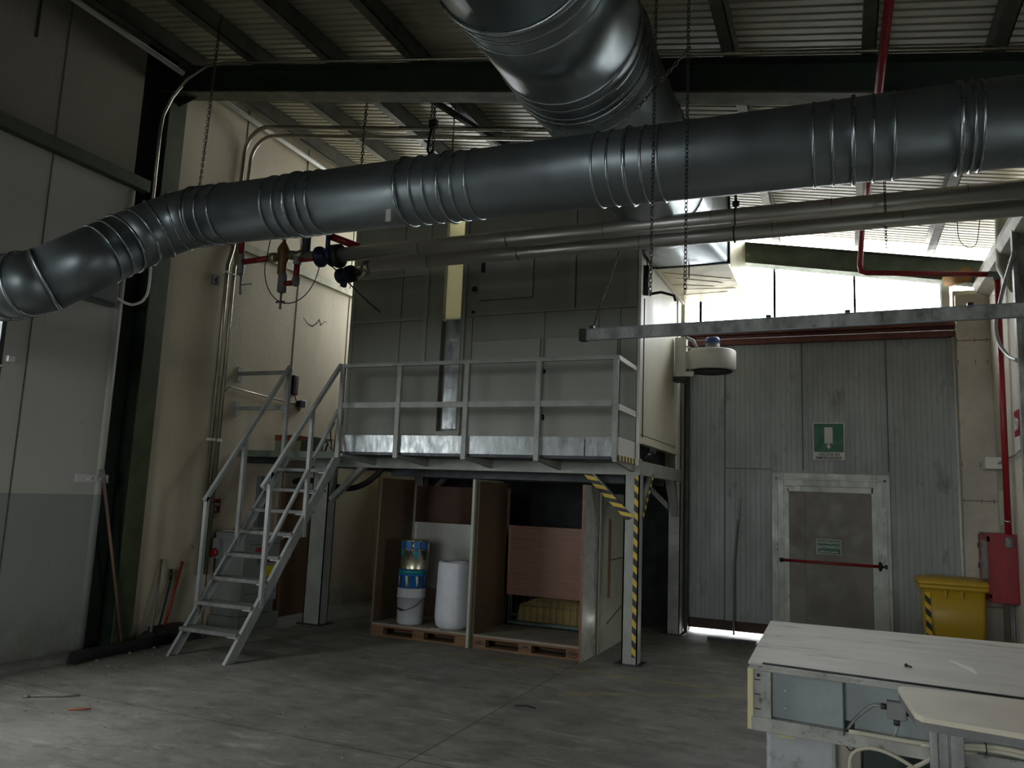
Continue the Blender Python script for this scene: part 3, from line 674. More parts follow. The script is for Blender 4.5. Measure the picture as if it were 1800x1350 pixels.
# ================================================================== CONDUITS
def conduit(pts, r, m, label, clips=None, name='conduit'):
    o = tag(link(name, MB().tube(pts, r, 12), m), label, 'conduit', None)
    for c_ in (clips or []): link('pipe_clip', c_, M['white'], o)
    return o
def arc(c, a0, a1, r, n=6):
    return [(c[0] + r * math.cos(a0 + (a1 - a0) * i / n), c[1], c[2] + r * math.sin(a0 + (a1 - a0) * i / n)) for i in range(n + 1)]
for i, (yy, rr, lab) in enumerate(((6.84, .024, 'front one of two steel conduits climbing the rough left wall and bending under the roof'),
                                   (6.95, .022, 'rear one of two steel conduits climbing the rough left wall and bending under the roof'))):
    zt = 5.93 - .06 * i
    top = arc((-6.36, yy, zt - .3), PI, PI / 2, .30)
    pts = [(-6.66, yy, .62), (-6.66, yy, 4.2), (-6.66, yy + .06, 4.42)] + [(q[0], q[1] + .1, q[2]) for q in top] + [(-2.7, yy + .1, 5.33 - .05 * i), (-1.9, yy + .1, 5.22 - .05 * i)]
    conduit(pts, rr, M['conduit'] if i == 0 else M['conduit'], lab, [MB().box(-6.70, -6.63, yy - .035, yy + .035, 2.12, 2.15), MB().box(-6.70, -6.63, yy - .035, yy + .035, 4.1, 4.12)])
conduit([(-6.62, 5.66, 3.9), (-6.62, 5.66, 5.3)] + [(-6.60, 5.66, 5.5), (-6.52, 5.68, 5.70), (-6.36, 5.7, 5.88), (-6.1, 5.71, 5.99), (-5.85, 5.72, 5.985)] + [(-2.8, 5.73, roofz(-2.8) - .0), (1.4, 5.73, roofz(1.4) - .0)], .018, M['conduit'],
        'pale conduit rising on the green column and following the rafter')
conduit(spline([(-6.63, 5.72, 4.1), (-6.63, 5.74, 3.66), (-6.63, 5.70, 3.50), (-6.63, 5.60, 3.42), (-6.63, 5.5, 3.40), (-6.63, 5.36, 3.43)]), .014, M['white'], 'cream flexible tube looping from grey wall box to column', name='flexible_tube')
conduit([(-6.69, 7.0, .9), (-6.69, 7.0, 2.7), (-6.69, 7.08, 2.78), (-6.69, 8.3, 2.72)], .010, M['conduit'], 'thin wall conduit leading to the wall socket beside the stairs')
conduit([(-6.62, 4.5, 6.12), (-6.62, 10.3, 6.02)], .03, M['white'], 'white pipe under the roof edge along the left wall', name='roof_edge_pipe')

# red fire main
rp = thing('red_fire_pipe', 'dark red fire main dropping from the roof, elbowing right and down to the hose cabinet', 'pipe', (1.5, 9.3, 1.4))
link('roof_run', MB().tube([(.36, 3.4, 4.93), (.27, 5.6, 4.52), (.25, 6.6, 4.6)], .028, 14), M['red_dark'], rp)
link('drop', MB().tube([(.26, 6.6, 4.6), (.28, 9.0, 4.95), (.25, 9.3, 4.9), (.21, 9.3, 4.36), (.22, 9.3, 4.29), (.28, 9.3, 4.27), (1.45, 9.3, 4.165)], .030, 14), M['red_dark'], rp)
link('elbow_fitting', MB().tube([(1.44, 9.3, 4.165), (1.51, 9.3, 4.16), (1.53, 9.3, 4.10)], .036, 12), M['grey'], rp)
link('riser', MB().tube([(1.53, 9.3, 4.12), (1.53, 9.38, 1.42)], .030, 14), M['red_dark'], rp)
link('coupling', MB().lathe((1.53, 9.33, 3.95), (0, 0, 1), [(.032, -.01), (.037, 0), (.032, .01)], 14).lathe((1.53, 9.38, 1.58), (0, 0, 1), [(.032, -.015), (.038, 0), (.032, .015)], 14), M['conduit'], rp)
link('end_elbow', MB().lathe((1.53, 9.36, 1.36), (0, 0, 1), [(.02, -.05), (.042, -.03), (.042, .03), (.03, .06)], 14), M['grey'], rp)
# hose cabinet on right wall
hc_ = thing('fire_hose_cabinet', 'red fire hose cabinet with glazed front on the right wall', 'fire cabinet', (1.5, 9.9, .76))
link('case', MB().box(1.36, 1.60, 9.35, 10.02, .76, 1.45), M['red'], hc_, bevel=.006)
link('door_frame', MB().box(1.345, 1.362, 9.38, 10.0, .78, .84).box(1.345, 1.362, 9.38, 10.0, 1.37, 1.43).box(1.345, 1.362, 9.38, 9.44, .8, 1.42).box(1.345, 1.362, 9.94, 10.0, .8, 1.42), M['red'], hc_)
link('glass_front', MB().box(1.352, 1.358, 9.43, 9.95, .83, 1.38), M['glassdark'], hc_)
link('side_window', MB().box(1.38, 1.5, 9.345, 9.349, .85, 1.35), M['red_dark'], hc_)
link('latch', MB().box(1.335, 1.35, 9.96, 10.01, 1.06, 1.12).box(1.335, 1.35, 9.96, 10.01, 1.28, 1.33), M['dkgrey'], hc_)
link('lower_tubes', MB().tube([(1.56, 9.6, .76), (1.56, 9.6, .2)], .012, 8).tube([(1.56, 9.5, .76), (1.56, 9.48, .25), (1.56, 9.56, .2)], .012, 8), M['grey'], hc_)
o = thing('fire_hose_sign', 'small red and white fire hose sign on the right wall', 'sign', (1.59, 9.05, 2.25))
link('red_field', MB().box(1.593, 1.598, 8.93, 9.17, 2.42, 2.68), M['red'], o)
link('white_field', MB().box(1.592, 1.597, 8.93, 9.17, 2.22, 2.42), M['signwhite'], o)
link('pictogram', MB().torus((1.590, 9.02, 2.54), (1, 0, 0), .05, .012, 18, 4).box(1.588, 1.592, 9.09, 9.12, 2.48, 2.62), M['signwhite'], o)
o = thing('emergency_light', 'small white emergency light box with green lamp on the right wall', 'light box', (1.55, 10.1, 2.13))
link('housing', MB().box(1.44, 1.60, 9.95, 10.2, 2.14, 2.27), M['white'], o, bevel=.006)
link('indicator', MB().lathe((1.438, 10.18, 2.22), (1, 0, 0), [(.0, -.004), (.009, 0), (0, .006)], 8), mat('green_indicator', S(150, 255, 60), .4), o)
link('feed_tube', MB().tube([(1.56, 9.96, 2.2), (1.57, 9.0, 2.25), (1.58, 8.6, 2.3)], .01, 6), M['greyhose'], o)
tag(link('wall_hatch', MB().box(1.565, 1.598, 9.7, 10.05, 1.53, 1.9), M['white'], bevel=.004), 'pale flush hatch above the fire hose cabinet', 'hatch')
tag(link('downpipe', MB().tube([(1.53, 8.8, 4.86), (1.53, 8.8, 4.72), (1.52, 8.8, 4.3), (1.52, 8.8, 4.1), (1.54, 8.75, 3.95), (1.56, 8.7, 3.82)], [.075, .075, .08, .08, .055, .025], 18), M['eave']),
    'pale downpipe with tapered end high on the right wall', 'pipe')
tag(link('grey_hose', MB().tube(spline([(1.44, 7.9, 3.98), (1.44, 8.3, 3.86), (1.43, 8.6, 3.70), (1.40, 8.7, 3.5), (1.41, 8.65, 3.30), (1.44, 8.4, 3.12), (1.43, 7.95, 3.0)]), .018, 10), M['greyhose']),
    'thick grey hose curving in front of the right wall', 'hose')
tag(link('insulation_roll', MB().tube([(1.18, 10.2, 4.37), (1.34, 9.95, 4.36)], .085, 16), M['rust']), 'brown stub of old pipe insulation under the gable corner', 'insulation')
tag(link('hanging_cable', MB().tube(spline([(1.12, 8.8, 4.62), (1.13, 8.8, 4.42), (1.2, 8.8, 4.33), (1.28, 8.8, 4.36), (1.32, 8.8, 4.60)]), .004, 6), M['black']), 'thin black cable loop under the roof near the right wall', 'cable')

# ================================================================== SIGNS
o = thing('exit_sign', 'green and white emergency exit sign with arrow above the door', 'sign', (-.165, GY, 2.23))
link('plate', MB().box(-.353, .018, GY - .012, GY - .004, 2.232, 2.700), M['signwhite'], o, bevel=.004)
link('green_field', MB().box(-.340, .005, GY - .0135, GY - .011, 2.330, 2.686), M['signgreen'], o)
link('pictogram', MB().box(-.215, -.120, GY - .015, GY - .013, 2.440, 2.640).box(-.181, -.155, GY - .015, GY - .013, 2.40, 2.435)
     .poly([(-.198, GY - .015, 2.405), (-.138, GY - .015, 2.405), (-.168, GY - .015, 2.365)], (0, .002, 0)), M['signwhite'], o)
text('lettering', 'USCITA DI', .046, (-.168, GY - .013, 2.300), (1, 0, 0), (0, 0, 1), M['ink'], o, squash=1.15)
text('lettering', 'EMERGENZA', .046, (-.168, GY - .013, 2.257), (1, 0, 0), (0, 0, 1), M['ink'], o, squash=1.15)
o = thing('panic_bar_sign', 'small green sign with white lettering on the door above the red bar', 'sign', (-.18, GY - .04, 1.08))
link('plate', MB().box(-.325, -.045, GY - .046, GY - .038, 1.078, 1.262), M['signwhite'], o, bevel=.003)
link('green_field', MB().box(-.316, -.054, GY - .0475, GY - .045, 1.087, 1.253), M['signgreen'], o)
text('lettering', 'MANIGLIONE', .046, (-.185, GY - .048, 1.222), (1, 0, 0), (0, 0, 1), M['signwhite'], o, squash=.88)
text('lettering', 'ANTIPANICO', .046, (-.185, GY - .048, 1.168), (1, 0, 0), (0, 0, 1), M['signwhite'], o, squash=.90)
text('lettering', 'apertura a spinta', .030, (-.185, GY - .048, 1.112), (1, 0, 0), (0, 0, 1), M['signwhite'], o, squash=1.0)

# ================================================================== BOOTH PLATFORM
pf = thing('steel_platform', 'grey painted steel platform on legs carrying the booth', 'platform', (-4.0, 9.0, 0))
FX0, FX1, FY0, FY1 = -6.08, -1.94, 7.95, 10.22
link('frame_beam', MB().box(FX0, FX1, FY0, FY0 + .1, 1.90, 2.07), M['paint_grey'], pf, bevel=.004)
link('frame_beam', MB().box(FX1 - .1, FX1, FY0 + .1, FY1, 1.90, 2.05), M['paint_grey'], pf, bevel=.004)
link('frame_beam', MB().box(FX0, FX1 - .1, FY1 - .1, FY1, 1.90, 2.05), M['paint_grey'], pf, bevel=.004)
link('frame_beam', MB().box(FX0, FX0 + .1, FY0 + .1, FY1 - .1, 1.90, 2.05), M['paint_grey'], pf, bevel=.004)
link('deck', MB().box(FX0 + .1, FX1 - .1, FY0 + .1, FY1 - .1, 1.99, 2.05).box(-5.2, -2.0, 8.4, 8.5, 1.82, 1.99).box(-5.2, -2.0, 9.3, 9.4, 1.82, 1.99), M['dkgrey'], pf)
def leg(x0, x1, y0, y1, z1=1.90):
    l = link('leg', MB().box(x0, x0 + .012, y0, y1, 0, z1).box(x1 - .012, x1, y0, y1, 0, z1).box(x0, x1, y0, y0 + .012, 0, z1).box(x0, x1, y1 - .012, y1, 0, z1), M['paint_grey'], pf)
    link('foot_plate', MB().box(x0 - .06, x1 + .05, y0 - .04, y1 + .05, 0, .012), M['dkgrey'], l)
    return l
lg = leg(-2.10, -1.94, 7.95, 8.11); leg(-6.08, -5.84, 8.0, 8.16); leg(-2.08, -1.92, 10.04, 10.2); leg(-5.82, -5.66, 10.04, 10.2)
link('hazard_tape', MB().box(-1.995, -1.952, 7.944, 7.949, .08, 1.88), M['haz_post'], lg)
def brace(a, b, m=None, w=.09, tape=None, face=None):
    o = link('brace', MB().bar(a, b, .06, w, up=(0, 1, 0) if a[1] == b[1] else (1, 0, 0)), m or M['paint_grey'], pf)
    if tape: link('hazard_tape', tape[1], tape[0], o)
# front right braces
brace((-2.50, 8.0, 1.92), (-2.03, 8.0, 1.45), None, .06, (M['haz_diag'], MB().hexa([(-2.56, 7.964, 1.90), (-2.46, 7.964, 1.90), (-2.46, 7.968, 1.90), (-2.56, 7.968, 1.90), (-2.07, 7.944, 1.43), (-1.99, 7.944, 1.47), (-1.99, 7.949, 1.47), (-2.07, 7.949, 1.43)])))
brace((-1.97, 8.55, 1.92), (-1.97, 8.08, 1.45), None, .05, (M['haz_diag_y'], MB().bar((-1.935, 8.55, 1.92), (-1.935, 8.08, 1.45), .003, .05, up=(0, 1, 1))))
brace((-5.36, 8.05, 1.93), (-5.82, 8.05, 1.5)); brace((-2.45, 10.1, 1.92), (-2.0, 10.1, 1.5)); brace((-1.99, 9.65, 1.92), (-1.99, 10.08, 1.45)); brace((-5.25, 10.1, 1.92), (-5.7, 10.1, 1.5))
# walkway in front with kick plates
link('walkway_grating', MB().box(-5.24, -1.99, 7.27, 7.95, 2.02, 2.055), M['dkgrey'], pf)
for x in (-5.16, -4.45, -3.63, -2.82, -2.02):
    link('bracket', MB().hexa([(x - .02, 7.25, 2.0), (x + .02, 7.25, 2.0), (x + .02, 7.95, 1.93), (x - .02, 7.95, 1.93), (x - .02, 7.25, 2.03), (x + .02, 7.25, 2.03), (x + .02, 7.95, 2.03), (x - .02, 7.95, 2.03)]), M['paint_grey'], pf)
for a, b in ((-5.15, -4.47), (-4.43, -3.66), (-3.61, -2.84), (-2.80, -2.33), (-2.32, -2.03)):
    link('kick_plate', MB().box(a, b, 7.262, 7.27, 2.05, 2.235), M['zinc'], pf)
kp = link('kick_plate', MB().box(-2.0, -1.99, 7.28, 7.93, 2.06, 2.24), M['white'], pf)
link('hazard_tape', MB().box(-1.993, -1.985, 7.26, 7.95, 2.01, 2.065), M['haz_toe'], kp)
# hose hanging below
tag(link('black_hose', MB().tube(spline([(-6.60, 8.3, 1.70), (-6.4, 8.25, 1.73), (-6.1, 8.25, 1.70), (-5.75, 8.25, 1.64), (-5.5, 8.25, 1.70), (-5.3, 8.25, 1.84), (-5.2, 8.25, 1.98)]), .035, 12), M['rubber']), 'thick black hose sagging under the left end of the platform', 'hose')

# guard rail of the walkway
gr = thing('guard_rail', 'pale grey guard rail along the front of the booth walkway', 'railing', (-3.6, 7.25, 2.0))
link('top_rail', MB().box(-5.22, -1.985, 7.23, 7.27, 2.995, 3.035), M['paint_grey'], gr)
link('mid_rail', MB().box(-5.20, -2.05, 7.235, 7.265, 2.535, 2.595), M['paint_grey'], gr)
for x, z0 in ((-5.20, 1.98), (-4.45, 1.99), (-3.63, 1.99), (-2.82, 1.99), (-2.02, 2.03)):
    link('post', MB().box(x - .022 if x > -2.1 else x - .026, x + .026, 7.222, 7.262, z0, 3.0), M['paint_grey'], gr)
link('side_rail', MB().box(-2.01, -1.985, 7.27, 7.93, 2.99, 3.035), M['white'], gr)
link('side_rail', MB().box(-2.01, -1.985, 7.27, 7.93, 2.50, 2.56), M['white'], gr)

# ================================================================== BOOTH
bt = thing('spray_booth', 'big grey panelled industrial booth standing on the steel platform', 'machine', (-3.8, 9.0, 2.07))
F = 7.95; BK = 10.12; ZB, ZT = 2.25, 4.90
link('base', MB().box(-5.55, -2.12, 8.05, BK - .1, 2.07, ZB), M['black'], bt)
link('left_module', MB().box(-5.65, -4.36, F, BK, ZB, ZT), M['machine'], bt, bevel=.004)
link('right_module', MB().box(-4.05, -1.985, F, BK, ZB, 4.95), M['machine'], bt, bevel=.004)
sm = link('side_cladding', MB().box(-1.985, -1.965, F + .01, 9.95, ZB, 4.95), M['cream_side'], bt)
link('corner_profile', MB().box(-1.985, -1.955, F - .012, F + .03, 2.0, 4.95), M['white'], sm)
link('corner_profile', MB().box(-1.97, -1.95, 9.93, 10.12, 2.05, 4.95), M['white'], sm)
link('sill', MB().box(-2.0, -1.93, F + .03, 9.9, ZB - .02, ZB + .01), M['cream_side'], sm)
link('seam_line', MB().box(-1.966, -1.962, F, 9.93, 2.325, 2.332), M['ink'], sm)
# left module relief
mb = MB()
for z in (4.24, 3.69): mb.box(-5.60, -4.60, F - .012, F, z - .018, z + .018)
mb.box(-4.60, -4.55, F - .025, F, 3.16, ZT).box(-5.65, -5.60, F - .01, F, ZB, ZT).box(-5.65, -4.36, F - .012, F, ZB, ZB + .05)
link('stiffener', mb, M['machine2'], bt)
link('seam_line', MB().box(-4.925, -4.918, F - .003, F + .001, ZB, ZT).box(-5.6, -4.6, F - .013, F - .011, 4.221, 4.225).box(-5.6, -4.6, F - .013, F - .011, 3.671, 3.675)
     .box(-5.64, -4.36, F - .013, F - .011, 2.30, 2.304), M['ink'], bt)
# slot between modules
link('slot_liner', MB().box(-4.36, -4.05, F + .10, F + .12, 2.3, 3.68), M['machine'], bt)
link('cream_window', MB().box(-4.345, -4.085, F + .05, F + .07, 3.69, 4.93), M['cream_translucent'], bt, bevel=.012)
link('slot_frame', MB().box(-4.36, -4.345, F - .005, F + .1, 3.66, 4.9).box(-4.085, -4.05, F - .02, F + .1, 2.3, 4.9).box(-4.06, -4.04, F - .035, F, 2.3, 4.9).box(-4.10, -4.08, F - .02, F + .1, 2.3, 4.9).box(-4.36, -4.05, F - .03, F + .1, 2.26, 2.34), M['machine2'], bt)
link('zinc_panel', MB().box(-4.285, -4.105, F + .0, F + .012, 2.37, 3.665), M['zinc'], bt)
link('rating_plate', MB().box(-4.24, -4.14, F - .003, F, 3.40, 3.43).box(-4.235, -4.165, F - .003, F, 2.84, 2.865), M['signwhite'], bt)
# right module
link('hatch', MB().box(-3.88, -3.21, F - .012, F, 3.875, 4.70), M['machine2'], bt, bevel=.003)
link('latch_handle', MB().box(-3.85, -3.815, F - .05, F - .01, 4.20, 4.36), M['black'], bt, bevel=.003)
link('knob', MB().lathe((-3.92, F - .02, 4.0), (0, -1, 0), [(.02, 0), (.025, .02), (.035, .03), (.03, .045)], 12), M['black'], bt)
link('small_catch', MB().box(-3.96, -3.93, F - .02, F, 3.72, 3.75), M['black'], bt)
link('ledge', MB().box(-4.03, -1.99, F - .02, F, 3.685, 3.71), M['machine2'], bt)
link('upper_rib', MB().box(-2.765, -2.70, F - .015, F, 3.71, 4.95).box(-2.10, -2.0, F - .008, F, 3.71, 4.95), M['machine2'], bt)
link('door_panel', MB().box(-3.925, -3.085, F - .035, F, ZB, 3.385), M['machine2'], bt, bevel=.006)
link('door_panel', MB().box(-3.01, -2.20, F - .035, F, ZB, 3.385), M['machine2'], bt, bevel=.006)
link('door_panel', MB().box(-2.16, -1.99, F - .02, F, ZB, 3.40), M['machine'], bt, bevel=.004)
link('door_catch', MB().box(-3.075, -3.02, F - .06, F - .0, 2.99, 3.03), M['black'], bt)
link('door_catch', MB().box(-3.085, -3.02, F - .07, F, 2.47, 2.53), M['black'], bt)
link('seam_line', MB().box(-3.95, -3.945, F - .004, F, ZB, 3.685).box(-2.18, -2.175, F - .004, F, ZB, 3.685).box(-4.03, -2.0, F - .022, F - .019, 3.683, 3.687).box(-3.05, -3.045, F - .004, F, ZB, 3.685)
     .box(-2.70, -2.695, F - .016, F - .0, 3.71, 4.95).box(-3.205, -3.20, F - .004, F, 3.87, 4.7).box(-3.88, -3.2, F - .004, F, 3.865, 3.871).box(-2.42, -2.417, F - .004, F, 3.39, 3.68), M['ink'], bt)
link('top_tray', MB().box(-5.6, -4.4, F + .05, F + .15, ZT, ZT + .12).box(-5.5, -4.8, F + .3, F + .9, ZT, ZT + .18).bar((-5.5, F + .02, ZT + .02), (-4.5, F + .02, ZT + .1), .04, .03), M['dkgrey'], bt)
tag(link('door_closer', MB().tube([(-1.94, 8.1, 4.18), (-1.94, 8.1, 3.85)], .028, 8).tube([(-1.93, 8.1, 4.18), (-1.96, 8.08, 4.40), (-1.88, 8.12, 4.35), (-1.90, 8.1, 4.2)], .009, 6).tube([(-1.90, 8.1, 3.86), (-1.80, 8.2, 3.90), (-1.68, 8.3, 3.88), (-1.66, 8.3, 3.82)], .016, 8)
     .tube([(-1.945, 8.05, 3.8), (-1.945, 8.05, 2.3)], .007, 6), M['dkgrey']), 'dark lever and pull rod on the right edge of the booth', 'lever')
tag(link('black_clip', MB().box(-1.90, -1.84, 8.20, 8.26, 2.14, 2.20).tube([(-1.87, 8.22, 2.15), (-1.93, 8.05, 2.08)], .02, 8), M['black']), 'small black clamp on the beam below the booth side', 'clamp')

# blower by the gate
fn = thing('drum_blower', 'cream drum shaped blower with blue motor beside the gate', 'blower', (-1.5, 9.8, 3.27))
link('drum', MB().lathe((-1.50, 9.8, 3.28), (0, 0, 1), [(.20, 0), (.285, 0), (.295, .01), (.295, .24), (.285, .25), (0, .25)], 40), M['white'], fn)
link('inlet', MB().lathe((-1.50, 9.8, 3.262), (0, 0, 1), [(0, .012), (.20, .012), (.24, 0), (.25, .02), (.25, .03)], 32), M['black'], fn)
mo = link('motor', MB().lathe((-1.49, 9.8, 3.53), (0, 0, 1), [(.085, 0), (.085, .10)], 20), M['grey'], fn)
link('motor_cap', MB().lathe((-1.49, 9.8, 3.63), (0, 0, 1), [(.09, 0), (.09, .05), (.075, .075), (0, .08)], 20), M['bluemotor'], mo)
link('outlet', MB().box(-1.80, -1.70, 9.70, 9.95, 3.30, 3.52), M['white'], fn)
link('bracket', MB().box(-1.94, -1.80, 9.68, 9.80, 3.2, 3.70).box(-1.93, -1.70, 9.66, 9.70, 3.2, 3.26).bar((-1.84, 9.7, 3.60), (-1.6, 9.75, 3.52), .02, .02), M['white'], fn)
link('bracket_foot', MB().box(-1.95, -1.79, 9.66, 9.84, 3.14, 3.2), M['black'], fn)
link('flex_cable', MB().tube([(-1.80, 9.7, 3.7), (-1.72, 9.72, 3.66), (-1.66, 9.75, 3.54)], .02, 8), M['greyhose'], fn)
tag(link('cable_trunk', MB().box(-1.91, -1.87, 10.30, 10.36, 0.0, 3.6), M['black']), 'black vertical duct strip on the column beside the gate', 'trunking')

# ================================================================== STAIRS + LANDING
st = thing('steel_staircase', 'steep grey painted steel stairs with handrails climbing to the landing', 'stairs', (-5.6, 6.0, 0))
for x in (-5.96, -5.24):
    m_ = MB()
    s0, s1 = (5.86, 0.0), (7.30, 1.98)
    m_.hexa([(x - .005, 5.80, 0), (x + .005, 5.80, 0), (x + .005, 5.93, 0), (x - .005, 5.93, 0), (x - .005, 7.24, 1.98), (x + .005, 7.24, 1.98), (x + .005, 7.37, 1.98), (x - .005, 7.37, 1.98)])
    for dy in (0, .12):
        m_.hexa([(x - .005, 5.80 + dy, 0), (x + (.03 if x < -5.5 else -.03), 5.80 + dy, 0), (x + (.03 if x < -5.5 else -.03), 5.81 + dy, 0), (x - .005, 5.81 + dy, 0),
                 (x - .005, 7.24 + dy, 1.98), (x + (.03 if x < -5.5 else -.03), 7.24 + dy, 1.98), (x + (.03 if x < -5.5 else -.03), 7.25 + dy, 1.98), (x - .005, 7.25 + dy, 1.98)])
    link('stringer', m_, M['stair'], st)
for i in range(8):
    y = 5.93 + .1715 * i; z = .254 + .227 * i
    t = link('tread', MB().box(-5.95, -5.25, y, y + .20, z - .025, z).box(-5.95, -5.25, y - .006, y, z - .034, z + .001), M['tread'], st)
    link('tread_bracket', MB().box(-5.36, -5.25, y + .005, y + .11, z - .045, z - .026), M['white'], t)
# handrails
def rail(x, side):
    link('handrail', MB().bar((x, 6.11, 1.62 if side else 1.46), (x, 7.25, 3.03), .04, .04, up=(1, 0, 0)), M['stair'], st)
rail(-5.24, 1); rail(-5.96, 0)
link('handrail_lower', MB().bar((-5.24, 6.24, 1.0), (-5.24, 7.26, 2.52), .03, .035, up=(1, 0, 0)), M['stair'], st)
for x, y, z0, z1 in ((-5.24, 6.22, .46, 1.77), (-5.24, 6.80, 1.12, 2.45), (-5.96, 6.14, .30, 1.50), (-5.96, 6.62, .98, 2.12), (-5.96, 7.25, 1.93, 3.0)):
    link('rail_post', MB().box(x - .02, x + .02, y - .02, y + .02, z0, z1), M['stair'], st)
ld = thing('stair_landing', 'small steel landing between stair top and left wall', 'landing', (-5.9, 7.7, 1.95))
link('edge_beam', MB().box(-6.70, -5.24, 7.26, 7.31, 1.97, 2.045), mat('landing_green_grey', S(96, 106, 92), .6, 0, .25, 5), ld)
link('deck', MB().box(-6.70, -5.66, 7.31, 8.9, 2.02, 2.045), M['dkgrey'], ld)
link('support', MB().box(-6.70, -6.2, 7.5, 7.55, 1.90, 2.0).box(-6.2, -5.85, 7.6, 7.65, 1.80, 1.84), M['dkgrey'], ld)
link('guard_bar', MB().box(-6.70, -5.98, 7.235, 7.265, 2.94, 2.985), M['stair'], ld)
link('guard_bar', MB().box(-6.70, -5.98, 7.235, 7.265, 2.52, 2.565), M['stair'], ld)
link('wall_plate', MB().box(-6.718, -6.70, 7.21, 7.29, 2.87, 3.04).box(-6.718, -6.70, 7.21, 7.29, 2.46, 2.62), M['stair'], ld)

# things on the landing and wall
cb = thing('cardboard_carton', 'open printed cardboard carton on the stair landing', 'carton', (-6.35, 8.0, 2.045))
link('box_body', MB().box(-6.55, -6.15, 7.8, 8.25, 2.045, 2.20), mat('carton_side', S(126, 128, 98), .7, 0, .2, 9), cb)
link('printed_lid', MB().box(-6.55, -6.25, 7.79, 8.25, 2.20, 2.27), M['cartonlabel'], cb)
link('flap', MB().hexa([(-6.15, 7.8, 2.2), (-6.15, 8.25, 2.2), (-6.14, 8.25, 2.2), (-6.14, 7.8, 2.2), (-5.98, 7.8, 2.25), (-5.98, 8.25, 2.25), (-5.97, 8.25, 2.25), (-5.97, 7.8, 2.25)]), M['board_cream'], cb)
cr = thing('leaning_boards', 'brown scrap boards and cables leaning on the booth corner', 'boards', (-5.74, 7.95, 2.045))
link('board', MB().hexa([(-5.80, 7.98, 2.045), (-5.74, 7.98, 2.045), (-5.74, 8.02, 2.045), (-5.80, 8.02, 2.045), (-5.78, 8.0, 2.55), (-5.70, 8.0, 2.60), (-5.70, 8.03, 2.60), (-5.78, 8.03, 2.55)]), M['brown_dark'], cr)
link('cable', MB().tube([(-5.9, 7.95, 2.06), (-5.86, 7.95, 2.2), (-5.80, 7.95, 2.1), (-5.84, 7.95, 2.35), (-5.78, 7.95, 2.45)], .012, 6), M['black'], cr)
ps = thing('power_strip', 'black vertical socket strip with red switch on the rough wall', 'power strip', (-6.69, 8.26, 2.83))
link('strip_body', MB().box(-6.718, -6.67, 8.22, 8.31, 2.84, 3.10), M['black'], ps, bevel=.004)
mb = MB()
for i in range(5): mb.box(-6.672, -6.664, 8.245, 8.285, 2.90 + i * .04, 2.925 + i * .04)
link('socket_outlet', mb, M['dkgrey'], ps)
link('switch', MB().box(-6.672, -6.662, 8.245, 8.285, 2.85, 2.875), M['red'], ps)
ws = thing('wall_socket', 'white wall socket with black plugs below the power strip', 'socket', (-6.68, 8.42, 2.70))
link('socket_box', MB().box(-6.718, -6.65, 8.40, 8.50, 2.70, 2.79), M['white'], ws, bevel=.004)
link('plug', MB().box(-6.70, -6.62, 8.32, 8.42, 2.69, 2.77).tube([(-6.66, 8.33, 2.7), (-6.66, 8.31, 2.66), (-6.66, 8.36, 2.64), (-6.67, 8.30, 2.75), (-6.69, 8.27, 2.84)], .008, 6), M['black'], ws)
sb = thing('wall_switch_box', 'small square switch box beside the wall conduits', 'switch box', (-6.70, 6.68, 3.9))
link('box_body', MB().box(-6.72, -6.68, 6.66, 6.75, 3.93, 4.04), M['grey'], sb, bevel=.004)
link('button', MB().lathe((-6.678, 6.705, 3.985), (1, 0, 0), [(.02, 0), (.02, .01), (0, .012)], 12), M['black'], sb)
rl = thing('red_wall_label', 'small red and white label on the wall behind the stairs', 'label', (-6.70, 7.08, 1.3))
link('label_plate', MB().box(-6.719, -6.714, 7.03, 7.13, 1.30, 1.46), M['red'], rl)
link('label_print', MB().box(-6.7135, -6.711, 7.045, 7.115, 1.385, 1.415).box(-6.7135, -6.711, 7.045, 7.075, 1.32, 1.37), M['signwhite'], rl)
gb = thing('grey_wall_box', 'grey enamel box on the left wall half hidden by the duct', 'box', (-6.65, 5.2, 3.3))
link('box_body', MB().box(-6.70, -6.60, 5.0, 5.36, 3.33, 3.75), M['greybox'], gb, bevel=.004)
link('lower_lip', MB().box(-6.60, -6.595, 5.02, 5.34, 3.34, 3.37), M['dkgrey'], gb)
hk = thing('coat_hook_rail', 'white hook rail on the near left wall', 'hook rail', (-6.69, 5.38, 1.62))
link('rail', MB().box(-6.70, -6.685, 5.20, 5.56, 1.60, 1.68), M['whiteplastic'], hk, bevel=.003)
for y in (5.33, 5.39, 5.45, 5.51): link('hook', MB().box(-6.685, -6.655, y - .008, y + .008, 1.625, 1.64).box(-6.66, -6.65, y - .008, y + .008, 1.625, 1.66), M['white'], hk)
tag(link('white_cable_clip', MB().box(-6.70, -6.66, 4.40, 4.46, 2.62, 2.67).tube([(-6.68, 4.40, 2.6), (-6.69, 4.2, 2.48), (-6.69, 4.0, 2.42)], .006, 6), M['white']), 'white clip and cable at the edge of the left window', 'cable clip')

